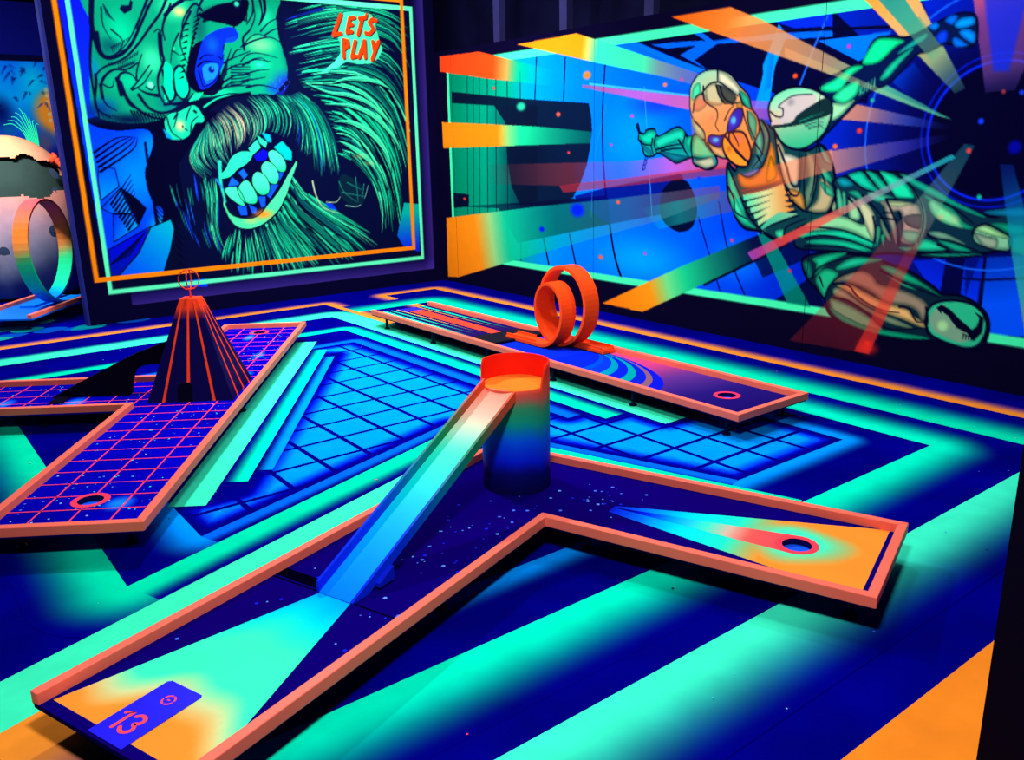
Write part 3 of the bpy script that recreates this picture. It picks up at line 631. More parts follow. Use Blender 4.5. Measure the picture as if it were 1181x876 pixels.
# ------------------------------------------------------------------ murals: drawn as paint on the wall surface (wall metres), carried by a fine wall mesh
class Mural:
    def __init__(s, h0, h1, z0, z1, res, base, to_wall):
        s.h0, s.z0, s.res = h0, z0, res; s.W = int(round((h1-h0)/res)); s.H = int(round((z1-z0)/res)); s.img = np.empty((s.H, s.W, 3), np.float32); s.img[:] = base; s.tw = to_wall; s.rng = random.Random(11)
    def pt(s, p): h, z = s.tw(p[0], p[1]); return np.array(((h-s.h0)/s.res, (z-s.z0)/s.res))     # photo pixel -> wall raster
    def px(s, p): a = s.pt(p); b = s.pt((p[0], p[1]+1)); return abs(a[1]-b[1])                  # raster cells per photo pixel
    def box(s, P, pad):
        x0 = max(0, int(P[:, 0].min()-pad)); x1 = min(s.W, int(P[:, 0].max()+pad)+2); y0 = max(0, int(P[:, 1].min()-pad)); y1 = min(s.H, int(P[:, 1].max()+pad)+2)
        if x1 <= x0 or y1 <= y0: return None
        X, Y = np.meshgrid(np.arange(x0, x1, dtype=np.float32)+.5, np.arange(y0, y1, dtype=np.float32)+.5); return (slice(y0, y1), slice(x0, x1)), X, Y
    def put(s, sl, col, a):
        a = np.clip(a, 0, 1)[..., None]; s.img[sl] = s.img[sl]*(1-a)+np.asarray(col, np.float32)*a
    @staticmethod
    def inside(P, X, Y):
        c = np.zeros(X.shape, bool); n = len(P)
        for i in range(n):
            x0, y0 = P[i-1]; x1, y1 = P[i]
            if y0 == y1: continue
            c ^= ((y0 > Y) != (y1 > Y)) & (X < (x1-x0)*(Y-y0)/(y1-y0)+x0)
        return c
    @staticmethod
    def dist(P, X, Y, closed):
        d = np.full(X.shape, 1e9, np.float32)
        for i in range(0 if closed else 1, len(P)):
            ax, ay = P[i-1]; bx, by = P[i]; dx, dy = bx-ax, by-ay; L = dx*dx+dy*dy+1e-9; t = np.clip(((X-ax)*dx+(Y-ay)*dy)/L, 0, 1); d = np.minimum(d, (X-ax-t*dx)**2+(Y-ay-t*dy)**2)
        return np.sqrt(d)
    def fill(s, pts, col, a=1.0, smooth=False, soft=0.0, grad=None, raw=False):
        """col may be a colour or, with grad=((x,y),(x,y)), a list of (t, colour, alpha) stops along that line"""
        P = smoothline(pts, 5, True) if smooth else [np.array(p, float) for p in pts]
        Q = np.array([p if raw else s.pt(p) for p in P]); b = s.box(Q, 2)
        if b is None: return
        sl, X, Y = b; M_ = s.inside(Q, X, Y).astype(np.float32)
        if soft: M_ *= np.clip(s.dist(Q, X, Y, True)/(soft*(1 if raw else s.px(P[0]))), 0, 1)
        if grad is not None:
            g0, g1 = (np.array(grad[0]), np.array(grad[1])) if raw else (s.pt(grad[0]), s.pt(grad[1])); d = g1-g0; t = ((X-g0[0])*d[0]+(Y-g0[1])*d[1])/(d@d)
            ts = [c[0] for c in col]; cc = np.stack([np.interp(t, ts, [c[1][k] for c in col]) for k in range(3)], -1); aa = np.interp(t, ts, [c[2] if len(c) > 2 else 1 for c in col])
            s.put(sl, cc, M_*aa*a)
        else: s.put(sl, col, M_*a)
    def stroke(s, pts, w0, col, w1=None, a=1.0, smooth=True, raw=False):
        """w0 = width in photo pixels at the start, w1 at the end; 'lens' tapers both ends"""
        P = smoothline(pts, 4) if smooth and len(pts) > 2 else [np.array(p, float) for p in pts]
        Q = np.array([p if raw else s.pt(p) for p in P]); k = 1.0 if raw else s.px(P[len(P)//2]); n = len(Q)
        if w1 == 'lens': wd = [w0*math.sin(math.pi*(i+.25)/(n-.5)) for i in range(n)]
        else: w1 = w0 if w1 is None else w1; wd = [w0+(w1-w0)*i/(n-1) for i in range(n)]
        b = s.box(Q, max(wd)*k+2)
        if b is None: return
        sl, X, Y = b; best = np.full(X.shape, -9, np.float32)
        for i in range(1, n):
            ax, ay = Q[i-1]; bx, by = Q[i]; dx, dy = bx-ax, by-ay; t = np.clip(((X-ax)*dx+(Y-ay)*dy)/(dx*dx+dy*dy+1e-9), 0, 1); d = np.sqrt((X-ax-t*dx)**2+(Y-ay-t*dy)**2); best = np.maximum(best, (wd[i-1]+(wd[i]-wd[i-1])*t)*k/2-d)
        s.put(sl, col, np.clip(best+.5, 0, 1)*a)
    def blob(s, c, rx, ry, col, a=1.0, hard=.0):
        """soft spray spot"""
        p = s.pt(c); k = s.px(c); kx = abs(s.pt((c[0]+1, c[1]))[0]-p[0]); b = s.box(np.array([p-(rx*kx, ry*k), p+(rx*kx, ry*k)]), 1)
        if b is None: return
        sl, X, Y = b; r = np.sqrt(((X-p[0])/(rx*kx))**2+((Y-p[1])/(ry*k))**2); t = np.clip((1-r)/(1-hard+1e-6), 0, 1); s.put(sl, col, (t*t*(3-2*t))*a)
    def rect(s, h0, h1, z0, z1, col, a=1.0):
        f = lambda h, z: ((h-s.h0)/s.res, (z-s.z0)/s.res); s.fill([f(h0, z0), f(h1, z0), f(h1, z1), f(h0, z1)], col, a, raw=True)
    def cols(s, step):
        H, W = s.H//step*step, s.W//step*step; return s.img[:H, :W].reshape(H//step, step, W//step, step, 3).mean((1, 3))
def srgb2lin(a): a = np.clip(a, 0, 255)/255.0; return np.where(a <= .04045, a/12.92, ((a+.055)/1.055)**2.4)
INK = (4, 4, 34)

# ============ mural on the left wall: hairy beast ============
def tw_left(x, y): p = on_plane(x, y, (0, 1, 0), YB); return p[0], p[2]
ZL = 3.456
ML1 = Mural(1.69, 5.83, 0.0, ZL, .0045, (7, 5, 38), tw_left)
A = ML1
def fr(x0, y0, k): return lambda *P: [(x0+p[0]/k, y0+p[1]/k) for p in P]
a1, a2, a3, a4, a5, a6, a7, a8 = fr(90, 0, 7.967), fr(190, 0, 7.3), fr(160, 100, 7.3), fr(250, 130, 5.84), fr(330, 60, 6.257), fr(330, 180, 6.257), fr(180, 190, 6.257), fr(370, 0, 9.736)
c2, c3, c4, c5 = fr(60, 0, 4.378), fr(280, 0, 4.379), fr(60, 160, 4.378), fr(280, 160, 4.379)
# violet margin round the picture, crisp outside, misting inwards
for hh0, hh1, zz0, zz1, g0, g1 in ((5.52, 5.69, .16, 3.3, (5.70, 1), (5.52, 1)), (2.10, 5.69, .16, .33, (3, .15), (3, .34))):
    f = lambda h, z: ((h-A.h0)/A.res, (z-A.z0)/A.res)
    A.fill([f(hh0, zz0), f(hh1, zz0), f(hh1, zz1), f(hh0, zz1)], [(0, (84, 56, 170), .62), (.5, (66, 44, 170), .4), (1, (40, 20, 120), 0)], grad=(f(*g0), f(*g1)), raw=True)
# picture ground
A.fill([(62, -30), (128, 336), (484, 296), (474, 10), (330, -8), (330, -30)], (6, 8, 44))
A.fill([(62, -30), (126, 330), (240, 330), (190, 140), (108, -30)], [(0, (10, 20, 235)), (.55, (0, 70, 255)), (1, (0, 50, 240))], grad=((90, 0), (150, 330)))
A.blob((158, 205), 55, 60, (0, 135, 255), .9); A.blob((175, 170), 25, 30, (0, 140, 255), .8)
# rocks
for P, c0, c1 in ((c4((235, 140), (320, 150), (340, 240), (250, 310), (235, 220)), (0, 80, 255), (0, 150, 255)), (c4((250, 350), (345, 250), (405, 375), (300, 375)), (0, 60, 230), (0, 150, 240)), (c4((310, 380), (400, 380), (440, 440), (315, 520)), (0, 40, 220), (0, 160, 235)), (c4((440, 575), (500, 445), (600, 405), (640, 460), (620, 580), (600, 690), (330, 700)), (0, 170, 190), (0, 70, 240)), (c4((285, 560), (500, 440), (440, 575), (330, 700), (300, 690)), (0, 10, 200), (0, 20, 150))):
    A.fill(P, [(0, c0), (1, c1)], grad=(P[0], P[-2])); A.stroke(P+[P[0]], 1.2, INK, smooth=False)
A.blob((186, 262), 22, 22, (0, 200, 190), .8)
for i in range(9): x = i*11; A.stroke(c4((300+x, 330+i*16), (400+x*.5, 180+i*24)), 2.6, INK, .6, smooth=False)
for i in range(6): A.stroke(c4((290+i*20, 640-i*10), (440+i*8, 500-i*8)), 1.2, INK, .4, smooth=False)
for i in range(5): A.stroke(c2((215+i*8, 770+i*24), (320+i*22, 700+i*14), (400+i*8, 690)), 3.0, INK, .4)
A.fill(c4((345, 240), (440, 440), (480, 350), (430, 300)), INK)
# dark mane on the left
A.fill(c2((185, 600), (225, 640), (330, 660), (480, 655), (510, 720), (490, 800), (470, 876), (500, 1000), (560, 1060), (560, 1130), (620, 1160), (650, 1300), (720, 1370), (960, 1370), (1000, 1200), (1000, 650), (700, 560), (400, 560)), INK, smooth=True)
for i in range(16):
    t = i/15; A.stroke([(168+t*14, 165+t*100), (172+t*16, 190+t*96), (190+t*18, 212+t*92)], 3.2, INK, .3)
# green skin of the head
SK = (6, 150, 106)
A.fill([(104, -30), (107, 34), (106, 70), (104, 96), (110, 132), (146, 142), (185, 138), (210, 118), (240, 112), (280, 108), (314, 110), (330, 92), (330, 70), (322, 46), (318, 20), (312, -30)], SK, smooth=True)
for (x, y, rx, ry, c, al) in ((140, 40, 30, 40, (0, 220, 150), .8), (122, 60, 16, 26, (0, 120, 110), .7), (200, 10, 26, 22, (60, 235, 150), .8), (207, 14, 12, 9, (235, 190, 110), .9), (215, 60, 16, 40, (10, 230, 150), .8), (175, 70, 20, 26, (60, 245, 165), .8), (300, 52, 24, 14, (110, 220, 130), .9), (300, 74, 18, 12, (20, 230, 150), .8), (110, 80, 9, 22, (0, 130, 190), .8), (120, 120, 24, 14, (0, 110, 160), .8), (255, 108, 24, 8, (20, 230, 150), .8), (306, 20, 12, 20, (20, 205, 140), .8), (150, 95, 40, 20, (0, 215, 150), .7), (330, 98, 22, 22, (20, 30, 190), .95), (316, 102, 16, 12, (10, 50, 190), .7), (344, 74, 14, 34, INK, .9)):
    A.blob((x, y), rx, ry, c, al)
for (x, y, rx, ry, c, al) in ((112, 128, 40, 18, (4, 40, 120), .8), (150, 138, 40, 12, (4, 12, 60), .9), (195, 118, 22, 18, (4, 90, 120), .6), (128, 52, 18, 14, (4, 70, 80), .7), (230, 30, 14, 40, (4, 60, 70), .6), (345, 60, 26, 60, INK, .8), (352, 20, 26, 26, (4, 60, 70), .7), (225, 118, 24, 12, INK, .7)): A.blob((x, y), rx, ry, c, al)
# head: big cheek oval, folds and lobes (ink lines)
k_ = (6, 10, 50)
for P, w0, w1 in ((a1((130, -40), (125, 100), (130, 230), (170, 400), (215, 500), (290, 535), (400, 500), (490, 410), (560, 270), (640, 90), (700, -30)), 4.2, 2.0), (a1((180, 300), (215, 470), (290, 520), (420, 460)), 2.4, .6),
    (a1((820, -20), (760, 120), (660, 260), (560, 400), (450, 520), (340, 580), (240, 620), (165, 690)), 2.2, 1.4), (a1((650, -20), (590, 130), (540, 270)), 1.6, .8), (a1((640, 60), (600, 180)), 1.5, .8),
    (a1((165, 690), (170, 780), (160, 900), (180, 1000), (300, 1080)), 2.6, 1.2), (a1((230, 900), (215, 780), (260, 690), (340, 640), (450, 640), (550, 580)), 2.6, 1.2), (a1((400, 876), (370, 770), (385, 690), (440, 665), (500, 690), (540, 740)), 2.6, 1.2), (a1((540, 740), (545, 640), (590, 500)), 1.6, .8), (a1((490, 820), (560, 740), (660, 600)), 1.4, 1.0), (a1((500, 830), (600, 770), (680, 650)), 1.4, .8), (a1((390, 760), (430, 860), (480, 960), (560, 1010)), 3.6, 1.2),
    (a1((760, 330), (770, 470), (790, 560), (760, 640), (735, 730), (750, 860), (800, 960)), 2.6, 1.6), (a1((955, 10), (880, 60), (810, 150), (780, 260), (800, 370)), 3.2, 1.2), (a1((765, 320), (740, 270), (700, 300)), 1.4, .8), (a1((240, 780), (290, 805), (325, 790), (330, 740)), 1.4, .6),
    (a1((780, 650), (790, 720), (820, 780)), 2.0, .6), (a1((870, 640), (885, 740), (880, 820), (910, 880)), 2.6, 1.2), (a1((740, 880), (640, 860), (560, 820)), 3.0, 1.0),
    (a2((315, 90), (260, 35), (200, 90), (150, 200), (150, 330)), 2.2, .8), (a2((0, 130), (60, 60), (140, 10), (250, 0)), 2.2, 1.0), (a2((75, 690), (70, 620), (110, 560), (150, 570), (190, 660), (210, 760), (180, 830), (140, 830), (95, 770), (75, 690)), 2.0, 1.8), (a2((0, 690), (20, 720)), 2.2, .6), (a2((75, 700), (90, 800), (60, 850), (0, 840)), 2.4, 1.2), (a2((0, 880), (100, 870), (200, 840), (240, 790)), 2.0, 1.0)):
    A.stroke(P, w0*1.5, k_, w1*1.3)
A.fill(a2((85, 640), (112, 570), (150, 580), (188, 680), (200, 760), (175, 815), (140, 815), (100, 760)), (0, 240, 155), smooth=True); A.fill(a2((0, 540), (40, 540), (70, 600), (65, 700), (80, 800), (50, 840), (0, 830)), (0, 238, 155), smooth=True)
A.fill(a1((395, 50), (385, 90), (430, 130), (495, 95), (505, 20), (480, 0), (470, 50), (440, 55)), k_)
for i in range(7): A.stroke(a1((235+i*13, 40+i*22), (265+i*13, 150+i*8)), 1.2, k_, .4, smooth=False)
for i in range(11): A.stroke(a1((310+i*17, 430-i*8), (330+i*15, 490-i*14)), 1.5, k_, .4, smooth=False)
for i in range(13): A.stroke(a1((280+i*22, 605-i*4-max(0, i-6)*9), (290+i*22, 575-i*4-max(0, i-6)*10)), 1.6, k_, .4, smooth=False)
for i in range(9): A.stroke(a1((370+i*18, 640-i*7), (380+i*18, 600-i*6)), 1.8, k_, .4, smooth=False)
for i in range(12): A.stroke(c2((250+i*14, 570+i*3), (275+i*12, 615)), 1.2, k_, .3, smooth=False)
A.blob((174, 98), 4.5, 5, (120, 240, 180), 1, .5); A.stroke(a1((630, 800), (680, 830), (710, 790)), 2, k_, .8); A.blob((200, 56), 2.6, 3, (20, 235, 160), 1, .5); A.stroke(a2((70, 430), (100, 450), (135, 470)), 2, k_, .6)
for P, w0, w1 in ((c2((440, 480), (490, 545), (560, 570), (640, 545), (690, 510)), 4, 2), (c2((205, 40), (200, 180), (195, 330), (215, 480), (240, 590)), 4, 2), (c2((330, 400), (370, 480), (420, 540), (500, 590), (560, 600)), 5, 2), (c2((540, 170), (545, 270), (560, 330)), 3, 1), (c2((560, 440), (600, 520), (650, 525), (700, 500)), 3.5, 1.5), (c2((700, 60), (660, 150), (650, 230), (690, 330)), 3, 1), (c2((480, 0), (440, 100), (380, 220), (300, 290)), 2.5, 1), (c2((245, 430), (270, 520), (330, 560)), 3, 1)): A.stroke(P, w0, k_, w1)
for i in range(14): A.stroke(c2((400+i*15, 560+i*2), (420+i*14, 600), (430+i*14, 640)), 2.2, INK, .4)
for i in range(10): A.stroke(c2((690-i*3, 120+i*30), (660-i*2, 130+i*30)), 2.4, INK, .3, smooth=False)
for P, w0, w1 in ((c3((0, 235), (60, 205), (140, 190), (205, 225)), 2.4, .8), (c3((0, 330), (60, 302), (140, 312)), 2.4, .8), (c3((0, 380), (70, 358), (135, 352)), 2.2, .6), (c3((0, 408), (60, 400), (115, 390)), 2.0, .6), (c3((20, 442), (90, 430), (180, 452)), 2.6, .8), (c3((215, 260), (238, 330), (235, 400), (190, 455)), 7, 4), (c3((105, -20), (112, 60), (85, 125)), 5, 1.5), (c3((45, -20), (52, 60), (20, 125)), 3.5, 1.2), (c3((90, 160), (140, 110), (215, 80)), 2, .6), (c3((110, 180), (160, 150), (225, 140)), 2, .6), (c2((850, 330), (900, 300), (1000, 260)), 2.4, .8), (c2((870, 360), (930, 330), (1000, 320)), 2.2, .8), (c2((860, 420), (930, 380), (1000, 380)), 2.4, .8), (c2((800, 470), (880, 440), (1000, 430)), 3, 1), (c2((760, 0), (735, 60), (740, 110)), 3, 1), (c2((600, 20), (570, 90), (550, 170)), 2.2, .8), (c2((640, 170), (610, 240), (600, 320)), 2.2, .8), (c2((300, 150), (360, 210), (330, 270)), 2.4, .6), (c2((250, 40), (260, 130), (300, 200)), 2.2, .6)): A.stroke(P, w0, k_, w1)
# black tuft and blue eye socket
A.fill(a2((300, 150), (400, 60), (560, 20), (700, 0), (690, 120), (640, 200), (560, 240), (430, 280), (350, 330), (250, 380), (200, 520), (185, 600), (210, 720), (280, 780), (420, 800), (500, 690), (470, 620), (500, 420), (520, 330), (600, 280), (560, 220)), INK, smooth=True)
for i in range(22): A.stroke(a2((330+i*17, 120+abs(i-11)*6), (340+i*17, 20+abs(i-9)*4)), 2.2, INK, .2, smooth=False)
for i in range(10): A.stroke(a2((300-i*10, 120+i*40), (250-i*6, 150+i*44)), 3, INK, .3, smooth=False)
A.fill(a2((330, 330), (430, 260), (560, 230), (620, 290), (600, 340), (520, 360), (490, 400), (500, 500), (470, 600), (420, 700), (320, 755), (280, 700), (258, 600), (280, 480)), (6, 40, 225), smooth=True)
A.blob((245, 52), 12, 16, (10, 90, 255), .8); A.fill(a2((515, 330), (600, 310), (590, 350), (530, 360)), (8, 60, 235), smooth=True)
A.fill(a2((320, 570), (380, 535), (450, 545), (445, 620), (400, 680), (345, 700)), (20, 125, 255), smooth=True)
for P, w0 in ((a2((300, 500), (340, 465), (420, 465)), 2.0), (a2((280, 560), (330, 520), (400, 520), (460, 530)), 2.6), (a2((285, 600), (310, 680), (330, 730), (400, 700), (450, 640), (460, 560)), 1.8), (a2((460, 480), (480, 500), (500, 460)), 2), (a2((310, 600), (340, 690), (400, 670)), 1.0)): A.stroke(P, w0, INK, .7)
A.blob((244, 80.5), 4.2, 4.6, (4, 20, 110), 1, .6); A.blob((245, 79), 1.8, 2, (40, 140, 255), 1, .4)
# wrinkles right of the eye, brow bump
for i in range(6): A.stroke(a2((470+i*10, 700-i*14), (480+i*10, 620-i*20), (520+i*8, 520-i*22)), 1.3, k_, .8)
for i in range(7): A.stroke(a2((560, 560+i*26), (640, 565+i*24), (720, 570+i*20-abs(i-2)*4)), 1.8, k_, .5)
for P, w0 in ((a2((700, 540), (740, 500), (820, 490), (870, 530)), 1.4), (a2((640, 520), (700, 460), (800, 450), (950, 490)), 1.6), (a2((640, 400), (760, 290), (880, 320)), 1.4), (a2((670, 420), (660, 320), (720, 250), (760, 130), (730, 0)), 3.0), (a2((800, 0), (820, 120), (790, 220)), 3.4), (a2((560, 500), (600, 430), (640, 420)), 2), (a2((390, 780), (480, 750), (560, 700), (700, 690)), 2.6), (a2((420, 820), (540, 790), (640, 790)), 2.0)): A.stroke(P, w0, k_, .7)
A.fill(a2((575, 10), (640, 5), (640, 60), (600, 80), (575, 50)), k_, smooth=True); A.blob((273, 5), 4, 4, (40, 220, 150), 1, .4); A.blob((299, 75), 6, 4, (40, 245, 165), .9)
for i in range(4): A.stroke(a2((215+i*22, 850-i*6), (260+i*20, 790-i*3)), 2.4, (20, 225, 150), 1.6)
for i in range(12): A.blob((312+i*1.8+(i % 3), 92+(i % 5)*2.6), 1, 1, (80, 130, 255), .7, .3)
A.stroke(c2((780, 560), (860, 500), (1000, 470)), 5, INK, 3); A.stroke(c2((770, 540), (830, 500), (900, 480)), 2.4, (10, 220, 150), 1)
# bone-like ornament
A.fill(a3((220, 300), (260, 230), (340, 210), (440, 160), (490, 170), (550, 260), (540, 300), (480, 310), (440, 390), (400, 430), (340, 445), (260, 430)), (20, 205, 150), smooth=True); A.blob((208, 145), 9, 11, (240, 205, 140), .95); A.fill(a3((205, 350), (260, 400), (290, 440), (240, 430)), (0, 150, 210))
for P in (a3((300, 270), (330, 220), (300, 340)), a3((400, 280), (420, 210), (440, 170)), a3((440, 390), (450, 300), (500, 250)), a3((240, 260), (280, 380), (370, 445)), a3((370, 330), (375, 345)), a3((395, 355), (415, 370))): A.stroke(P, 1.8, INK, .9)
A.stroke(a3((470, 205), (482, 215)), 3, INK)
# black ground behind moustache, beard and hair
A.fill([(232, 150), (262, 118), (300, 108), (326, 110), (336, 92), (333, 66), (326, 40), (322, -10), (474, 10), (486, 290), (128, 334), (205, 330), (188, 300), (214, 240), (206, 190)], (5, 10, 46), smooth=False)
A.fill([(126, 318), (180, 310), (205, 250), (214, 330), (129, 336)], (5, 10, 40))
for P, c0, c1 in ((c4((440, 575), (500, 445), (600, 405), (620, 450), (600, 560), (560, 690), (330, 700)), (0, 175, 190), (0, 70, 240)),): A.fill(P, [(0, c0), (1, c1)], grad=(P[2], P[-1])); A.stroke(P+[P[0]], 1.2, INK, smooth=False)
for i in range(7): A.stroke([(200+i*1.5, 252+i*10), (205+i*2, 262+i*9), (214, 268+i*8)], 3.0, INK, .4)
R_ = A.rng
GS = [(24, 215, 145), (10, 185, 125), (56, 232, 158), (24, 205, 140), (8, 140, 105), (5, 100, 95)]
def hair(p0, p1, q0, q1, m0, m1, n, wd, cols=GS, seed=1, jit=2.0, taper='lens'):
    """n locks, the first from p0 over m0 to q0, the last from p1 over m1 to q1"""
    r = random.Random(seed); J = lambda: r.uniform(-jit, jit)
    for i in range(n):
        t = (i+r.uniform(-.3, .3))/max(1, n-1); L = lambda a, b: (a[0]+(b[0]-a[0])*t+J(), a[1]+(b[1]-a[1])*t+J()); s0, s1 = r.uniform(0, .12), r.uniform(.85, 1)
        a, b, c = L(p0, p1), L(m0, m1), L(q0, q1); a = (a[0]+(b[0]-a[0])*s0, a[1]+(b[1]-a[1])*s0); c = (b[0]+(c[0]-b[0])*s1, b[1]+(c[1]-b[1])*s1)
        ww = wd*r.uniform(.5, 1.3); A.stroke([a, b, c], ww, r.choice(cols), taper)
        for f_ in ((.45, -.1) if wd > 2.4 else (.5,)):
            o_ = ww*f_; A.stroke([(a[0]+o_*.5, a[1]+o_), (b[0]-o_*.5, b[1]+o_), (c[0]-o_, c[1]+o_*.3)], max(.8, ww*.38) if f_ > 0 else .7, INK, 'lens')
def flow(guides, n, wmin, wmax, seed, cols=GS, smin=.35, smax=1.0, inner=1, cream=None):
    """locks combed along the guide lines: tapered, inked along one side, with fine dark lines inside"""
    r = random.Random(seed); G = [np.array(smoothline(g_, 5)) for g_ in guides]; m_ = min(len(g_) for g_ in G); G = [g_[:m_] for g_ in G]
    order = [(i+r.random())/n for i in range(n)]; r.shuffle(order)
    for t in order:
        f_ = t*(len(G)-1); k = min(int(f_), len(G)-2); q = f_-k; ln_ = r.uniform(smin, smax); s0 = r.uniform(0, 1-ln_); i0 = int(s0*(m_-1)); i1 = max(i0+4, int((s0+ln_)*(m_-1)))
        q1 = min(1, max(0, q+r.uniform(-.12, .12))); P = [(G[k][i]*(1-(q+(q1-q)*i/m_))+G[k+1][i]*(q+(q1-q)*i/m_)) for i in range(i0, min(i1, m_-1)+1, 2)]
        if len(P) < 3: continue
        w_ = r.uniform(wmin, wmax); c = r.choice(cols)
        if cream: c = mixc(c, cream[1], max(0, 1-abs(t-cream[0])/cream[2])*r.uniform(.2, .9))
        N_ = [np.array((-(P[min(i+1, len(P)-1)]-P[max(i-1, 0)])[1], (P[min(i+1, len(P)-1)]-P[max(i-1, 0)])[0])) for i in range(len(P))]; N_ = [v_/(np.linalg.norm(v_)+1e-6) for v_ in N_]
        A.stroke([p_+v_*w_*.18 for p_, v_ in zip(P, N_)], w_*1.5, INK, 'lens', smooth=False); A.stroke(P, w_, c, 'lens', smooth=False)
        for j in range(inner if w_ > 2.2 else 0):
            o_ = r.uniform(-.3, .3)*w_; A.stroke([p_+v_*o_ for p_, v_ in zip(P, N_)][1:], .8, INK, .3, smooth=False)
MG = [[(330, 16), (370, 4), (410, 4), (445, 12), (474, 28)], [(328, 48), (376, 36), (420, 32), (455, 46), (475, 78)], [(342, 84), (385, 76), (420, 78), (452, 98), (476, 148)], [(346, 94), (390, 90), (425, 102), (455, 138), (474, 210)], [(350, 100), (392, 106), (428, 128), (456, 178), (470, 252)], [(370, 118), (400, 128), (430, 158), (452, 203), (462, 268)], [(384, 150), (405, 155), (430, 185), (446, 225), (450, 276)], [(390, 180), (410, 188), (428, 210), (438, 244), (436, 284)]]
flow(MG, 52, 1.6, 3.4, 21, GS+[(10, 50, 190)]); flow(MG[2:], 58, 3.0, 7.5, 22, inner=2); flow(MG[:3], 26, 1.6, 3.6, 23)
for P, w0 in ((a5((330, 225), (440, 195), (560, 195), (660, 220), (760, 270)), 4.6), (a5((120, 215), (300, 290), (450, 310), (600, 370), (740, 500), (800, 600)), 4.5), (a5((280, 375), (460, 385), (620, 450), (760, 590), (830, 720)), 5.5), (a5((345, 500), (480, 510), (620, 590), (720, 720), (760, 860)), 6.5), (a5((380, 640), (480, 690), (600, 780), (650, 870)), 5.5)):
    A.stroke([(x+.6, y+1.6) for x, y in P], w0+2, INK, 'lens'); A.stroke(P, w0, (58, 228, 155), 'lens'); A.stroke([(x, y+.8) for x, y in P], .8, (6, 60, 60), .3)
for x, y in ((415, 180), (425, 188)): A.blob((x, y), 12, 5, (190, 215, 120), .4)
BG_ = [[(338, 198), (356, 222), (388, 244), (422, 262), (454, 284)], [(332, 215), (348, 238), (375, 260), (402, 284), (418, 304)], [(322, 238), (333, 258), (352, 280), (366, 300), (376, 312)], [(305, 258), (311, 272), (319, 292), (325, 308), (328, 320)], [(285, 266), (286, 280), (288, 296), (288, 310), (288, 324)], [(266, 262), (262, 274), (257, 290), (256, 302), (256, 326)]]
flow(BG_[:4], 48, 2.0, 6.0, 24, inner=2); flow(BG_[2:], 40, 1.0, 2.2, 25, smin=.3, smax=.8)
DG = [[(190, 190), (194, 212), (200, 232), (206, 250), (214, 268)], [(212, 196), (216, 222), (222, 246), (228, 268), (238, 292)], [(232, 198), (238, 222), (240, 246), (244, 270), (254, 296)], [(250, 206), (252, 232), (252, 256), (258, 278), (270, 300)]]
flow(DG, 26, .8, 1.8, 26, [(16, 70, 240), (20, 110, 250), (10, 40, 190), (10, 120, 110), (20, 170, 120)], .15, .4, 0); flow(DG[2:], 16, 1.2, 2.6, 27, GS, .3, .7)
UG = [[(236, 148), (226, 164), (218, 180), (224, 196), (244, 212)], [(240, 140), (246, 152), (250, 166), (254, 178), (264, 192)], [(262, 122), (274, 134), (280, 148), (280, 162), (272, 178)], [(290, 110), (302, 122), (307, 136), (306, 150), (298, 162)], [(318, 109), (332, 121), (339, 134), (340, 148), (336, 162)], [(335, 110), (352, 128), (362, 153), (366, 180), (368, 206)], [(345, 106), (368, 124), (382, 150), (390, 178), (395, 206)]]
flow(UG, 90, .9, 2.0, 28, GS, .5, 1.0, 0, (.33, (240, 196, 150), .22)); flow(UG[4:], 44, 1.0, 2.6, 29, GS+[(14, 50, 170)], .5, 1.0, 1); flow(UG[:3], 34, .8, 1.8, 30, [(40, 215, 150), (120, 220, 150), (20, 170, 130)], .4, .9, 0, (.8, (240, 190, 140), .5))
A.stroke(a6((190, 180), (215, 280), (270, 370), (380, 410)), 1.6, (190, 215, 160), .6); A.stroke(a6((290, 330), (360, 330), (390, 290)), 1.1, (170, 205, 150), .6); A.stroke(a6((430, 355), (520, 360), (565, 300), (590, 210)), 1.1, (120, 190, 150), .6); A.fill(a6((280, 340), (330, 340), (370, 390), (310, 375)), (10, 50, 230))
A.fill(a6((380, 180), (420, 130), (540, 210), (560, 330), (470, 350), (390, 280)), (6, 30, 48), smooth=True)
for P in (a6((380, 180), (420, 260), (510, 330)), a6((440, 190), (540, 240)), a6((500, 150), (520, 330)), a6((560, 200), (550, 300)), a6((400, 260), (560, 290))): A.stroke(P, 1.0, (30, 130, 110), .5)
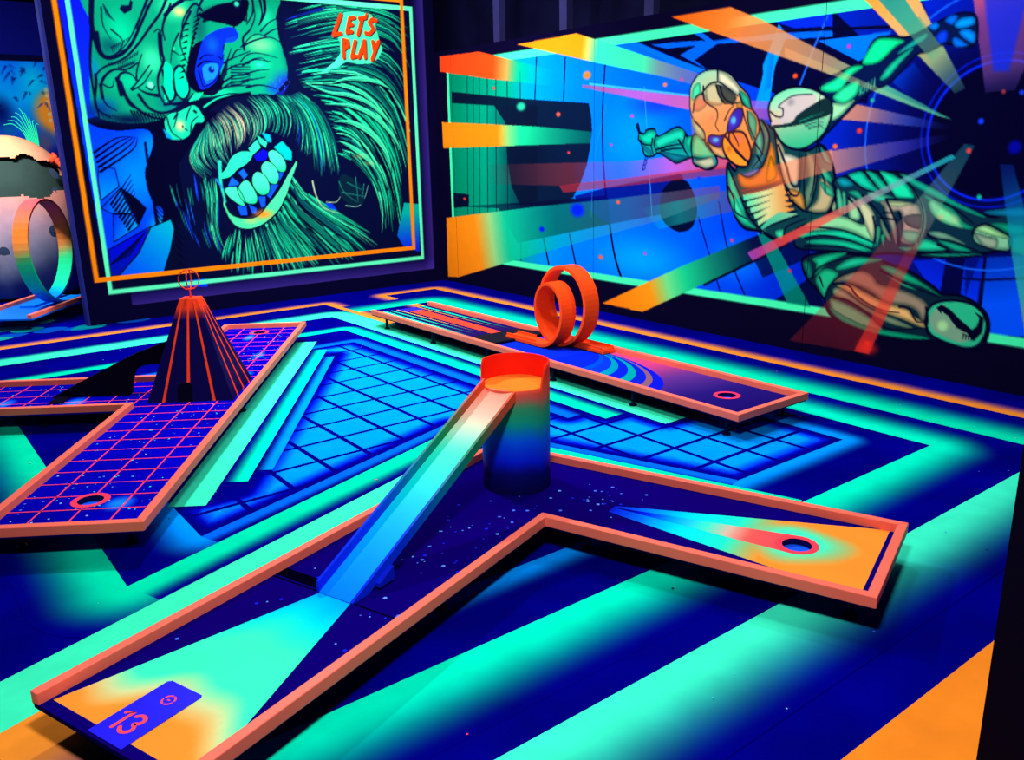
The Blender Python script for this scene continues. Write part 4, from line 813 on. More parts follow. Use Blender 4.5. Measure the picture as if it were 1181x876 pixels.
# mouth
A.fill(a4((30, 440), (60, 400), (110, 310), (200, 240), (290, 150), (380, 130), (500, 210), (530, 320), (470, 420), (440, 500), (370, 610), (300, 690), (200, 710), (110, 640), (60, 540)), (4, 6, 44), smooth=True)
A.fill(a4((60, 380), (100, 300), (170, 260), (235, 270), (230, 310), (190, 350), (140, 380), (90, 430), (30, 440), (20, 420)), (40, 235, 165), smooth=True); A.fill(a4((215, 240), (270, 180), (295, 235), (240, 285)), (45, 235, 165)); A.fill(a4((270, 150), (340, 200), (330, 235), (290, 205)), (40, 225, 160))
A.fill(a4((300, 130), (360, 150), (370, 200), (340, 195)), (0, 170, 190)); A.fill(a4((385, 230), (440, 190), (505, 260), (505, 320), (450, 310)), (0, 185, 175)); A.fill(a4((250, 290), (310, 245), (348, 265), (335, 315), (270, 325)), (10, 10, 205))
TEETH = [a4((345, 270), (385, 250), (440, 290), (468, 350), (460, 395), (420, 395), (370, 345)), a4((300, 355), (335, 325), (395, 360), (420, 430), (400, 480), (350, 465), (305, 400)), a4((240, 430), (270, 395), (325, 420), (357, 490), (345, 545), (290, 550), (245, 490)), a4((150, 490), (200, 450), (245, 500), (275, 570), (260, 612), (200, 605), (155, 545)), a4((58, 510), (90, 490), (140, 500), (190, 590), (180, 630), (110, 590), (65, 545))]
for T in ([a4((415, 400), (455, 400), (420, 470)), a4((360, 480), (420, 480), (360, 580), (320, 540)), a4((275, 560), (330, 560), (330, 630), (300, 640)), a4((210, 610), (270, 640), (270, 680), (240, 680)), a4((135, 625), (200, 620), (210, 690), (160, 690))]): A.fill(T, (15, 80, 250)); A.stroke(T+[T[0]], .8, INK, smooth=False)
for T in TEETH:
    g = sorted(T, key=lambda p: p[1]); A.fill(T, [(0, (70, 255, 175)), (.7, (60, 248, 170)), (1, (30, 205, 140))], smooth=True, grad=(g[0], g[-1])); A.stroke(smoothline(T, 5, True)+[T[0]], 1.1, INK, smooth=False)
A.fill(a4((140, 400), (180, 370), (215, 420), (185, 455)), (15, 95, 240)); A.stroke(a4((140, 400), (180, 370), (215, 420), (185, 455), (140, 400)), 1.6, INK, smooth=False)
A.fill(a4((70, 500), (100, 425), (155, 470), (150, 490)), (15, 95, 240)); A.stroke(a4((70, 500), (100, 425), (155, 470), (150, 490), (70, 500)), 1.4, INK, smooth=False)
A.stroke(a4((130, 490), (155, 560), (190, 610)), 1.0, INK)
A.fill(a4((50, 560), (70, 640), (110, 690), (200, 712), (280, 690), (350, 610), (420, 520), (470, 430), (525, 335), (538, 345), (500, 450), (465, 560), (420, 650), (330, 735), (240, 775), (150, 770), (90, 720), (50, 640)), (70, 225, 150), smooth=True)
A.blob((304, 247), 17, 9, (255, 140, 30), .95); A.blob((290, 254), 14, 6, (220, 180, 90), .6); A.stroke(a4((50, 560), (70, 640), (110, 690), (200, 712), (280, 690), (350, 610), (420, 520), (470, 430), (525, 335)), 1.0, INK); A.stroke(a4((50, 640), (90, 722), (150, 774), (240, 780), (330, 740), (420, 655), (465, 565)), 1.6, INK)
A.stroke(a4((20, 330), (30, 480), (60, 600)), 4.5, (30, 205, 165), 2); A.stroke(a4((0, 450), (50, 520)), 3, (30, 130, 200), 1)
# speech bubble with its words
A.fill(a8((260, 135), (400, 125), (560, 160), (590, 210), (620, 330), (650, 440), (690, 560), (640, 660), (560, 715), (420, 720), (290, 690), (180, 760), (0, 815), (150, 700), (220, 600), (215, 480), (180, 400), (220, 280)), (64, 246, 165), smooth=False); A.stroke(a8((260, 135), (400, 125), (560, 160), (590, 210)), 1.0, INK)
LET = {'L': [[(.1, 1), (0, 0), (.62, .08)]], 'E': [[(.62, 1), (.08, .95), (0, 0), (.6, .05)], [(.04, .5), (.5, .52)]], 'T': [[(-.1, .95), (.7, 1)], [(.3, .97), (.2, 0)]], "'": [[(.2, 1.05), (.12, .8)]], 'S': [[(.66, .9), (.3, 1), (.1, .78), (.4, .52), (.6, .3), (.3, 0), (-.05, .08)]], 'P': [[(.05, 0), (.1, 1), (.5, .95), (.55, .65), (.1, .5)]], 'A': [[(-.05, 0), (.35, 1), (.65, 0)], [(.12, .35), (.52, .35)]], 'Y': [[(0, 1), (.35, .5)], [(.75, 1), (.2, 0)]]}
def word(chars):
    for dx, dy, c, w_ in ((.9, 1.0, (60, 4, 20), 5.4), (0, 0, (255, 58, 10), 4.6)):
        for ch, ox, oy, sx, sy, sl_ in chars:
            for P in LET[ch]: A.stroke(a8(*[(ox+p[0]*sx+p[1]*sl_+dx*9, oy-p[1]*sy+dy*9) for p in P]), w_*(.75 if ch == "'" else 1), c, smooth=False)
word([('L', 140, 395, 120, 225, 70), ('E', 290, 365, 90, 165, 25), ('T', 400, 390, 80, 190, 40), ("'", 488, 262, 60, 90, 10), ('S', 505, 385, 125, 165, 30)])
word([('P', 250, 645, 110, 195, -10), ('L', 345, 645, 75, 180, 30), ('A', 430, 645, 100, 185, 20), ('Y', 555, 670, 85, 200, 25)])
# small blue patch at the lower right
A.fill(a6((850, 335), (960, 345), (960, 690), (840, 640), (800, 570)), [(0, (0, 170, 150)), (1, (10, 40, 225))], grad=(a6((900, 400))[0], a6((900, 660))[0]))
# the two painted frame lines
for h0, h1, z0, z1, c, t in ((1.916, 5.527, .315, 3.155, (92, 255, 178), .042), (1.807, 5.408, .445, 3.235, (255, 132, 8), .046)):
    for q in ((h0, h1, z0-t/2, z0+t/2), (h0, h1, z1-t/2, z1+t/2), (h0-t/2, h0+t/2, z0-t/2, z1+t/2), (h1-t/2, h1+t/2, z0-t/2, z1+t/2)): A.rect(*q, c)
# ============ mural on the right wall: flying armoured figure among rays ============
def tw_right(x, y): p = on_plane(x, y, (1, 0, 0), XR); return p[1], p[2]
ZR_ = 2.70; YE = -1.04
MR = Mural(YE, 9.03, 0.0, ZR_, .0045, (8, 5, 34), tw_right); A = MR
b1, b2, b3, b4, b5, b6, b7, b8 = fr(780, 70, 6.74), fr(725, 130, 7.967), fr(840, 140, 6.254), fr(880, 20, 4.724), fr(920, 190, 7.381), fr(1040, 190, 7.965), fr(920, 280, 5.135), fr(680, 0, 4.218)
e6, e7, d2, d3, d4 = fr(500, 0, 3.937), fr(500, 180, 3.937), fr(941, 0, 4.379), fr(720, 200, 3.983), fr(921, 180, 3.65)
rw = lambda h, z: ((h-A.h0)/A.res, (z-A.z0)/A.res)
FZ0, FZ1, FL = .35, 2.53, 8.765
A.fill([rw(YE, FZ0), rw(FL, FZ0), rw(FL, FZ1), rw(YE, FZ1)], [(0, (0, 60, 240)), (.25, (0, 30, 190)), (.34, (4, 10, 90)), (.42, (4, 16, 120)), (.52, (0, 40, 205)), (.62, (0, 90, 255)), (.78, (0, 120, 255)), (.83, (0, 140, 215)), (.88, (0, 158, 125)), (1, (0, 128, 90))], grad=(rw(YE, 1), rw(FL, 1)), raw=True)
A.blob((735, 160), 60, 70, (0, 150, 255), .8); A.blob((740, 300), 80, 40, (0, 160, 255), .9); A.blob((640, 90), 30, 25, (0, 130, 235), .8); A.blob((850, 300), 50, 40, (0, 130, 255), .8); A.blob((760, 120), 50, 20, (20, 40, 240), .7)
# ribbed wall at the far left
for x in (539, 546, 553, 562, 572, 585, 600): A.stroke([(x, 84), (x+1, 300)], 1.4 if x > 560 else 1.0, (4, 34, 40), smooth=False)
for x, y0, y1, w_ in ((619, 64, 115, 2.0), (652, 67, 118, 2.2)): A.stroke([(x, y0), (x-2, y1)], w_, INK, smooth=False)
A.stroke([(698, 74), (695, 130), (696, 190), (701, 240), (708, 290), (716, 318)], 2.2, INK, 3.4)
for P in ([(627, 275), (633, 304)], [(657, 270), (665, 309)]): A.stroke(P, 2.4, INK, smooth=False)
# dark shapes
A.fill([(521, 106), (560, 110), (600, 114), (679, 119), (682, 133), (683, 150), (681, 170), (677, 190), (670, 210), (661, 228), (640, 236), (600, 236), (590, 215), (585, 180), (582, 140), (570, 122), (521, 119)], [(0, (6, 16, 40), 1), (.36, (6, 16, 40), .95), (1, (6, 16, 40), .95)], grad=((521, 160), (683, 160))); A.fill([(545, 122), (620, 122), (620, 236), (560, 236)], [(0, (6, 16, 40), 0), (1, (6, 16, 40), .95)], grad=((560, 170), (612, 172)))
A.blob((610, 180), 40, 46, (5, 14, 40), .7); A.fill([(528, 238), (625, 232), (700, 225), (704, 258), (597, 280), (575, 240)], [(0, (5, 10, 42), .5), (.4, (5, 10, 42), .95), (1, (5, 10, 42), .97)], grad=((560, 250), (704, 250)))
A.fill([(662, 226), (700, 216), (786, 200), (800, 240), (704, 258), (690, 250)], (4, 8, 110), .85); A.fill([(521, 222), (541, 224), (541, 238), (521, 240)], (5, 12, 40))
# trusses and panels at the top
A.fill([(726, 45), (960, 12), (1010, 60), (1000, 120), (900, 110), (812, 82)], (4, 5, 46))
for P, c in ((b8((200, 205), (590, 350), (480, 355), (240, 230)), (0, 110, 255)), (b8((200, 205), (450, 165), (540, 155), (600, 200), (900, 165), (1181, 150), (1181, 180), (620, 215), (510, 295), (580, 345), (440, 270), (520, 225), (370, 238), (300, 220), (440, 205), (520, 160)), (0, 100, 255)), (b8((900, 110), (1181, 55), (1181, 130), (1000, 140)), (4, 40, 225)), (b8((920, 120), (860, 300), (830, 420), (800, 530), (870, 530), (900, 330), (960, 170)), (0, 150, 255))): A.fill(P, c, .95)
for P in (b8((430, 205), (505, 165), (565, 200)), b8((375, 238), (510, 225), (435, 270)), b8((595, 155), (650, 185), (620, 188))): A.fill(P, INK)
A.fill(b4((80, 60), (200, 60), (60, 200), (40, 380), (0, 420), (0, 260)), [(0, (0, 150, 255), .9), (1, (4, 20, 170), .3)], grad=(b4((20, 200))[0], b4((110, 200))[0]))
A.fill(b4((300, 130), (700, 80), (560, 220), (520, 240)), (0, 110, 255)); A.fill(b4((700, 350), (820, 250), (980, 450), (900, 520)), [(0, (0, 80, 250), 1), (1, (5, 10, 120), .8)], grad=(b4((720, 350))[0], b4((940, 470))[0]))
A.stroke(b4((350, 0), (280, 160), (200, 370)), 2.0, (30, 110, 255), smooth=False); A.stroke(b4((80, 80), (560, 60), (800, 50)), 3.4, INK, smooth=False)
A.fill(b4((900, 10), (1181, 20), (1181, 330), (1100, 350)), (4, 30, 215), .9); A.fill([(1055, -20), (1240, -30), (1240, 90), (1100, 90)], (2, 40, 235), .8)
# panels at the lower right
A.fill(d4((480, 440), (620, 430), (590, 600), (560, 560)), (4, 40, 235)); A.fill(d4((620, 430), (700, 430), (670, 620), (590, 600)), (4, 5, 60)); A.fill(d4((700, 430), (780, 425), (750, 620), (680, 590)), (0, 50, 245)); A.fill(d4((780, 425), (1300, 400), (1300, 790), (800, 745), (760, 640)), (0, 84, 255)); A.stroke(d4((660, 510), (780, 520), (1100, 505)), 2.6, (5, 6, 60), smooth=False); A.stroke(d4((785, 425), (765, 620)), 3.4, INK, smooth=False)
A.fill(d4((700, 590), (760, 430), (700, 430)), (4, 5, 70), .6); A.fill(d3((690, 580), (850, 480), (900, 560), (940, 640), (860, 610)), (4, 8, 56), .95); A.fill([(865, 290), (905, 274), (935, 290), (925, 300), (880, 320)], INK, .7)
for P in (d3((340, 200), (440, 540)), d3((435, 130), (480, 370), (555, 560))): A.stroke(P, 2.0, (4, 10, 110))
A.fill(smoothline([(761, 240), (765, 218), (780, 206), (795, 212), (804, 240), (798, 262), (782, 267), (766, 256)], 5, True), (4, 8, 40), .97)
A.stroke([(743, 100), (748, 180), (752, 250)], 1.2, (40, 150, 255)); A.stroke([(682, 250), (686, 180), (700, 120)], 1.2, (30, 140, 255), a=.5)
# vortex: dark core, rings
VC = (1146, 152)
def circ(r, n=48, ky=1.0, c=VC):
    p0 = np.array(tw_right(*c)); k = r/156.0; out = []
    for t in np.linspace(0, 2*math.pi, n+1)[:-1]: out.append(((p0[0]+k*math.cos(t)-A.h0)/A.res, (p0[1]+k*math.sin(t)-A.z0)/A.res))
    return [np.array(p) for p in out]
A.fill(circ(170), (4, 6, 80), .75, raw=True, soft=110); A.fill(circ(112), (4, 5, 66), .9, raw=True, soft=50); A.fill(circ(66), (4, 3, 36), 1, raw=True, soft=6)
for r, w_, c, al in ((66, 3.2, (8, 40, 255), .9), (73, 2.4, (6, 30, 235), .7), (136, 2.6, (20, 100, 255), .9)): q = circ(r, 72); A.stroke([p for p in q]+[q[0]], w_, c, raw=True, smooth=False, a=al)
# frame lines
for q in ((YE, FL, FZ0-.032, FZ0+.032), (YE, FL, FZ1-.038, FZ1+.038), (FL-.022, FL+.022, FZ0, FZ1)): A.rect(*q, (66, 255, 172))
# rays behind the figure
OG, RD, GN, PKc = (255, 138, 18), (255, 66, 24), (40, 235, 165), (225, 90, 210)
def ray_(P, stops, g, al=1.0, soft=0): A.fill(P, stops, al, grad=g, soft=soft)
ray_([(507, 65.5), (507.6, 83), (560, 90.5), (640, 100), (640, 82), (553, 60)], [(0, RD), (.5, (255, 72, 20)), (.62, (190, 150, 70)), (.72, (0, 185, 130), .75), (1, (0, 170, 140), 0)], ((507, 75), (640, 92)))
ray_([(596.5, 51.6), (665, 39), (700, 50), (850, 100), (850, 112), (770, 90), (685, 72)], [(0, OG), (.34, (255, 150, 20)), (.38, (190, 215, 110)), (.42, (50, 250, 170)), (.62, (60, 240, 160)), (.7, (120, 150, 140), .9), (1, (120, 50, 160), .5)], ((597, 50), (850, 105)))
ray_([(510, 141), (511.5, 171), (682, 165), (682, 152), (620, 146)], [(0, OG), (.42, (255, 128, 16)), (.5, (120, 200, 110)), (.58, (20, 205, 135)), (1, (0, 150, 120), .45)], ((510, 155), (682, 160)))
ray_([(515, 251), (517, 318.5), (529, 319), (600, 298), (760, 254), (830, 228), (830, 214), (700, 230), (620, 238)], [(0, (255, 132, 14)), (.16, (255, 140, 20)), (.23, (150, 205, 120)), (.30, (10, 190, 140), .95), (.5, (0, 170, 150), .55), (.75, (60, 130, 150), .55), (1, (150, 60, 90), .5)], ((515, 285), (830, 222)))
ray_([(740, 240), (1000, 185), (1000, 205), (760, 264)], [(0, (0, 200, 160), .0), (.2, (20, 160, 150), .6), (.5, (130, 60, 90), .5), (1, (90, 40, 90), 0)], ((740, 250), (1000, 195)))
ray_([(695, 349), (741, 359), (910, 282), (910, 256), (785, 307)], [(0, (255, 118, 12)), (.3, (255, 150, 20)), (.4, (110, 225, 130)), (.5, (20, 205, 135)), (.72, (10, 90, 80), .95), (.85, (5, 8, 40), .9), (1, (5, 8, 40), .8)], ((695, 352), (910, 268)))
A.stroke([(812, 328), (900, 286)], 3, INK, smooth=False)
ray_([(672, 98), (672, 101), (800, 128), (900, 140), (900, 118), (800, 112)], [(0, (220, 60, 60), .6), (.3, (200, 90, 190), .85), (.7, (230, 100, 150), .85), (1, (160, 70, 200), .5)], ((672, 100), (900, 128)))
A.stroke([(680, 97), (800, 111)], 2.4, (60, 190, 255), a=.9, smooth=False)
ray_([(560, 190), (560, 212), (645, 214), (725, 208), (850, 192), (850, 172), (725, 186)], [(0, (110, 40, 50), .0), (.3, (120, 40, 50), .5), (.42, (190, 50, 50), .4), (.62, (90, 90, 255), .5), (.8, (225, 90, 190), .8), (1, (255, 80, 60), .8)], ((560, 200), (850, 182)))
A.fill([(645, 214), (850, 190), (850, 200), (650, 222)], (190, 40, 50), .6)
ray_([(774.7, 20.4), (843, 9), (880, 24), (1098, 138), (1082, 134), (940, 80)], [(0, (255, 92, 12)), (.22, (255, 120, 40)), (.3, (255, 140, 60), .85), (.6, (190, 150, 110), .8), (.8, (90, 200, 140), .8), (1, (40, 160, 130), .5)], ((775, 18), (1098, 138)))
ray_([(950, 112), (1098, 145), (1098, 150), (950, 136)], [(0, (255, 150, 80), .9), (.35, (220, 140, 100), .75), (.7, (60, 90, 200), .5), (1, (10, 30, 160), 0)], ((950, 124), (1098, 148)))
ray_([(945, 206), (1098, 160), (1098, 154), (945, 176)], [(0, (240, 140, 100), .85), (.35, (150, 110, 120), .7), (.7, (60, 60, 190), .5), (1, (10, 20, 150), 0)], ((945, 192), (1098, 157)))
ray_([(985, -12), (1048, -22), (1113, 102), (1101, 108)], [(0, (255, 150, 50)), (.3, (240, 165, 90)), (.7, (150, 170, 110), .9), (1, (50, 110, 110), .4)], ((1012, -14), (1107, 105)))
ray_([(1012, 0), (1040, -6), (1085, 62), (1075, 70)], [(0, (20, 140, 130), .9), (.6, (30, 160, 130), .8), (1, (90, 150, 120), 0)], ((1025, 0), (1085, 75)))
ray_([(1120, -18), (1230, -30), (1170, 105), (1136, 107)], [(0, (240, 90, 90), .9), (.3, (190, 80, 130), .6), (.8, (120, 70, 150), .6), (1, (70, 50, 140), .3)], ((1150, -20), (1152, 106))); A.fill([(1132, -5), (1190, -12), (1165, 85), (1143, 85)], (4, 40, 225), .7, soft=5)
ray_([(873, 268), (890, 272), (935, 354), (908, 349)], [(0, (0, 190, 140), .6), (1, (0, 150, 110), .75)], ((880, 268), (922, 352)))
# ---------------- the figure
TL, TLd, CR, OC = (32, 205, 150), (10, 130, 105), (205, 215, 160), (240, 150, 60)
INKW = 1.4
def shape(P, col=TL, w_=1.8, smooth=True, g=None):
    if g: A.fill(P, g[0], smooth=smooth, grad=(P[g[1]], P[g[2]]))
    else: A.fill(P, col, smooth=smooth)
    if w_: Q = smoothline(P, 5, True) if smooth else [np.array(p, float) for p in P]; A.stroke(Q+[Q[0]], w_*INKW, INK, smooth=False)
def plate(P, c, al=1.0):
    d_ = tuple(np.array(c, float)*(.42, .55, .58)); A.fill(P, d_, al, smooth=True); A.fill(P, c, al, smooth=True, soft=4.5)
def lines(Ps, w_=1.6, c=INK, e=.8):
    for P in Ps: A.stroke(P, w_*INKW, c, e*INKW)
# far (upper) arm with fist
shape(b4((300, 385), (420, 300), (500, 265), (545, 240), (600, 130), (680, 105), (780, 110), (860, 80), (930, 40), (990, 10), (1080, -20), (1160, 0), (1160, 140), (1100, 165), (1030, 150), (980, 150), (900, 190), (830, 210), (700, 350), (600, 400), (520, 460), (420, 560), (340, 640), (290, 670)), (5, 20, 66))
for P, c in ((b4((540, 245), (610, 130), (680, 115), (770, 130), (720, 165), (640, 240), (580, 260)), (10, 240, 140)), (b4((310, 385), (400, 330), (480, 270), (545, 270), (480, 320), (420, 400), (350, 410)), (20, 240, 150)), (b4((380, 440), (440, 380), (520, 345), (510, 420), (440, 470)), (40, 235, 150)), (b4((370, 470), (440, 470), (500, 450), (420, 540), (360, 560)), (150, 225, 160)), (b4((635, 340), (680, 270), (760, 200), (820, 170), (740, 260), (680, 330)), (20, 200, 150)), (b4((730, 205), (800, 140), (890, 90), (870, 130)), (20, 190, 170)), (b4((340, 610), (380, 570), (300, 665)), (20, 190, 140)), (b4((515, 400), (530, 370), (540, 420)), (20, 190, 140)),
    (b4((900, 50), (940, 30), (960, 50), (930, 75)), (0, 130, 255)), (b4((940, 110), (970, 75), (1005, 80), (1000, 130), (960, 150)), (10, 60, 230)), (b4((990, 20), (1030, -10), (1060, 0), (1030, 45)), (0, 110, 255)), (b4((1040, 50), (1070, 10), (1145, 0), (1150, 40), (1080, 65)), (0, 150, 245)), (b4((1065, 85), (1110, 65), (1155, 90), (1150, 140), (1110, 130)), (0, 140, 255)), (b4((1030, 130), (1050, 110), (1115, 155), (1050, 165)), (0, 120, 255))): plate(P, c)
for i in range(5): A.stroke(b4((525+i*20, 425-i*12), (545+i*16, 370-i*10)), 1.8, (60, 170, 130), .8)
# ray over the upper arm
ray_([(905, 55), (1098, 138), (1082, 134), (905, 66)], [(0, (230, 150, 90), .5), (1, (80, 200, 140), .5)], ((905, 60), (1098, 138))); ray_([(1040, 30), (1060, 20), (1090, 60), (1075, 72)], [(0, (60, 150, 120), .6), (1, (120, 160, 110), .5)], ((1045, 25), (1085, 66)))
# near arm (left) with pointing hand and chain
shape(b2((75, 120), (90, 110), (105, 180), (150, 190), (165, 160), (235, 150), (255, 200), (290, 215), (400, 150), (470, 135), (525, 190), (540, 220), (590, 215), (640, 205), (800, 400), (800, 490), (720, 520), (600, 470), (580, 410), (450, 460), (400, 440), (280, 370), (220, 400), (150, 390), (120, 290), (90, 240), (95, 190)), (10, 150, 140))
for P, c in ((b2((100, 190), (150, 190), (180, 165), (240, 165), (255, 215), (220, 290), (150, 290), (105, 240)), (10, 205, 160)), (b2((130, 300), (200, 340), (210, 390), (150, 350)), (10, 150, 170)), (b2((255, 240), (400, 170), (490, 150), (520, 210), (510, 330), (470, 260), (380, 290), (270, 330)), (20, 210, 165)), (b2((280, 350), (420, 375), (500, 390), (560, 400), (450, 445), (390, 430)), (10, 130, 150)), (b2((525, 280), (545, 225), (590, 220), (570, 300), (555, 360)), (20, 215, 150)), (b2((590, 280), (640, 210), (780, 400), (600, 395)), (60, 225, 160)), (b2((600, 440), (760, 400), (790, 480), (710, 515), (620, 470)), (190, 190, 150))): plate(P, c)
lines([b2((250, 215), (235, 290), (260, 370)), b2((220, 240), (210, 310), (230, 390)), b2((520, 210), (500, 300), (550, 400)), b2((585, 225), (575, 330), (590, 460)), b2((255, 340), (400, 300), (470, 290)), b2((300, 350), (420, 330), (490, 330)), b2((460, 250), (520, 360)), b2((620, 490), (660, 500), (710, 520), (790, 490)), b2((100, 190), (140, 200)), b2((110, 260), (140, 290), (210, 300))], 1.8)
for i in range(9): A.stroke(b2((590+i*8, 400+i*3), (640+i*14, 445-i*4)), 1.6, (20, 60, 60), .3)
for i in range(3): A.stroke(b2((160-i*12, 400+i*45), (150-i*12, 435+i*45), (172-i*12, 425+i*45), (178-i*12, 400+i*45)), 1.4, (6, 10, 90), 1.2)
# near shoulder globe
G0 = smoothline(b4((30, 500), (60, 430), (130, 390), (210, 380), (290, 400), (360, 450), (375, 520), (340, 620), (270, 690), (190, 720), (110, 690), (55, 600)), 5, True)
# torso
shape(b3((110, -20), (330, 60), (420, 170), (560, 210), (660, 170), (720, 230), (745, 300), (770, 420), (760, 560), (720, 660), (790, 680), (600, 760), (420, 820), (390, 850), (330, 850), (230, 790), (120, 770), (60, 700), (30, 620), (0, 540), (-10, 380), (0, 300), (60, 340)), (12, 60, 66), 2.4)
for P, c in ((b3((0, 330), (60, 470), (110, 600), (130, 690), (200, 770), (110, 740), (60, 690), (20, 600), (0, 480)), (35, 205, 150)), (b3((0, 520), (40, 520), (90, 620), (110, 680), (50, 660)), (60, 225, 160)), (b3((70, 370), (160, 400), (240, 330), (290, 200), (310, 150), (340, 230), (350, 330), (390, 420), (330, 450), (110, 480)), (225, 120, 40)), (b3((270, 430), (300, 250), (330, 300), (350, 400)), (255, 140, 20)), (b3((340, 130), (400, 200), (440, 400), (470, 470), (520, 480), (500, 540), (430, 480), (370, 320)), (215, 190, 140)), (b3((375, 230), (500, 260), (510, 330), (505, 430), (480, 460), (440, 420), (410, 320)), (215, 205, 170)), (b3((430, 480), (530, 520), (550, 640), (500, 610), (440, 540)), (215, 140, 60)), (b3((560, 230), (620, 260), (640, 400), (600, 560), (560, 620), (545, 520), (580, 400)), (90, 130, 100)), (b3((580, 640), (640, 560), (660, 420), (700, 420), (755, 500), (745, 580), (700, 650)), (190, 170, 120)), (b3((660, 430), (740, 480), (760, 540), (700, 520)), (60, 190, 140)), (b3((650, 180), (700, 220), (735, 300), (690, 290)), (20, 160, 150)), (b3((670, 400), (745, 440), (730, 380), (680, 340)), (40, 190, 140)), (b3((340, 790), (400, 780), (390, 850), (350, 830)), (60, 230, 160))): plate(P, c)
for i in range(6):                                  # rib bars
    y = i*47; A.fill(b3((105+i*26, 530+y), (290, 490+y*.9), (400-i*6, 445+y*.88), (430+i*14, 478+y*.80), (300, 525+y*.92), (112+i*27, 570+y*1.0)), [(0, (70, 225, 160)), (.5, (225, 215, 140)), (1, (230, 140, 60))] if i < 5 else [(0, (30, 200, 150)), (1, (120, 190, 140))], grad=(b3((110, 560))[0], b3((430, 480))[0])); A.stroke(b3((100+i*26, 578+y), (290, 540+y*.92), (440+i*14, 490+y*.80)), 2.6 if i < 4 else 1.6, INK, 1.4)
lines([b3((100, 500), (240, 470), (380, 420)), b3((110, 520), (250, 490), (390, 440))], 1.2, (150, 40, 30))
lines([b3((110, 600), (160, 700), (240, 780), (340, 840)), b3((0, 330), (70, 500), (130, 660)), b3((0, 470), (40, 560), (50, 650), (130, 700)), b3((330, 60), (360, 260), (400, 440), (450, 570), (540, 650)), b3((360, 170), (420, 330), (450, 440), (490, 470), (510, 400), (515, 230)), b3((400, 440), (450, 520), (500, 530), (520, 440), (530, 240)), b3((560, 240), (545, 400), (550, 560), (560, 650)), b3((640, 260), (640, 400), (610, 560), (560, 640)), b3((620, 250), (625, 400), (590, 540)), b3((440, 560), (540, 640), (620, 660), (720, 660)), b3((650, 330), (690, 420), (700, 500)), b3((650, 180), (690, 280), (740, 310)), b3((400, 840), (420, 760), (560, 700)), b3((760, 560), (740, 620))], 1.9)
# head: helmet, brow, goggles, muzzle
for P, c in ((b3((50, 340), (120, 380), (200, 350), (260, 280), (290, 150), (300, 60), (240, -20), (200, 60), (220, 160), (150, 330), (90, 350)), (60, 110, 110)), (b3((80, 370), (150, 400), (230, 360), (200, 340), (130, 370)), (90, 130, 220)), (b3((190, 60), (215, 20), (250, 160), (210, 260)), (70, 180, 150)), (b3((240, 0), (290, 80), (280, 180), (250, 260), (265, 130)), (120, 150, 120))): plate(P, c)
lines([b3((240, -10), (290, 80), (290, 200), (240, 330), (150, 400), (90, 380)), b3((215, 0), (255, 120), (240, 240), (170, 340)), b3((180, 140), (250, 240)), b3((210, 250), (235, 300))], 2.0)
HEAD = b1((110, 300), (115, 210), (170, 120), (250, 80), (320, 78), (410, 110), (490, 200), (560, 280), (580, 370), (625, 440), (640, 540), (600, 640), (570, 760), (540, 820), (470, 815), (400, 760), (330, 740), (240, 660), (215, 580), (140, 470), (112, 380))
shape(HEAD, (220, 160, 110), 2.6)
A.fill(HEAD, [(0, (150, 215, 165), .9), (.35, (205, 195, 150), .8), (.6, (240, 150, 80), .6), (1, (235, 140, 60), .8)], smooth=True, grad=(b1((250, 80))[0], b1((400, 640))[0]))
for P, c, al in ((b1((330, 85), (400, 110), (490, 210), (480, 270), (420, 230), (330, 170)), (225, 215, 170), 1), (b1((120, 300), (130, 210), (180, 170), (190, 250), (140, 310)), (70, 240, 160), .9), (b1((130, 330), (200, 240), (240, 330), (190, 390), (140, 390)), (235, 140, 110), .7), (b1((230, 210), (310, 180), (360, 330), (300, 350), (240, 320)), (215, 195, 140), .9), (b1((310, 190), (400, 220), (470, 290), (430, 335), (360, 330)), (70, 70, 60), .9), (b1((120, 450), (200, 520), (220, 610), (150, 560)), (170, 215, 160), 1), (b1((490, 230), (560, 290), (575, 380), (520, 330)), (40, 190, 140), 1), (b1((560, 390), (620, 450), (625, 540), (600, 620), (555, 500)), (60, 170, 130), 1), (b1((470, 320), (515, 330), (510, 380), (470, 370)), (210, 140, 60), 1), (b1((240, 650), (360, 680), (380, 760), (300, 730)), (225, 180, 120), 1)): plate(P, c, al)
A.blob((821, 136), 5, 6, (245, 130, 110), .8)
shape(b1((360, 620), (380, 590), (420, 640), (470, 710), (550, 780), (545, 820), (470, 815), (400, 760), (365, 690)), (255, 150, 40), 2.0); shape(b1((410, 580), (430, 555), (520, 560), (570, 660), (580, 740), (550, 780), (480, 710), (420, 640)), (245, 120, 40), 2.0); A.blob((852, 160), 8, 7, (245, 110, 110), .7); A.blob((841, 172), 5, 6, (170, 90, 20), .8)
shape(b1((245, 620), (265, 580), (340, 585), (390, 560), (400, 500), (440, 400), (490, 370), (515, 400), (500, 490), (440, 545), (400, 560), (350, 620), (345, 670), (290, 660)), (4, 14, 190), 1.6)
A.blob((845, 139), 7, 10, (20, 80, 255), 1); A.blob((825, 161.5), 8, 6, (20, 90, 255), 1); A.blob((846, 139), 3.8, 5.5, (30, 200, 255), 1, .4); A.blob((825.5, 161.5), 4.4, 3.0, (30, 200, 255), 1, .4)
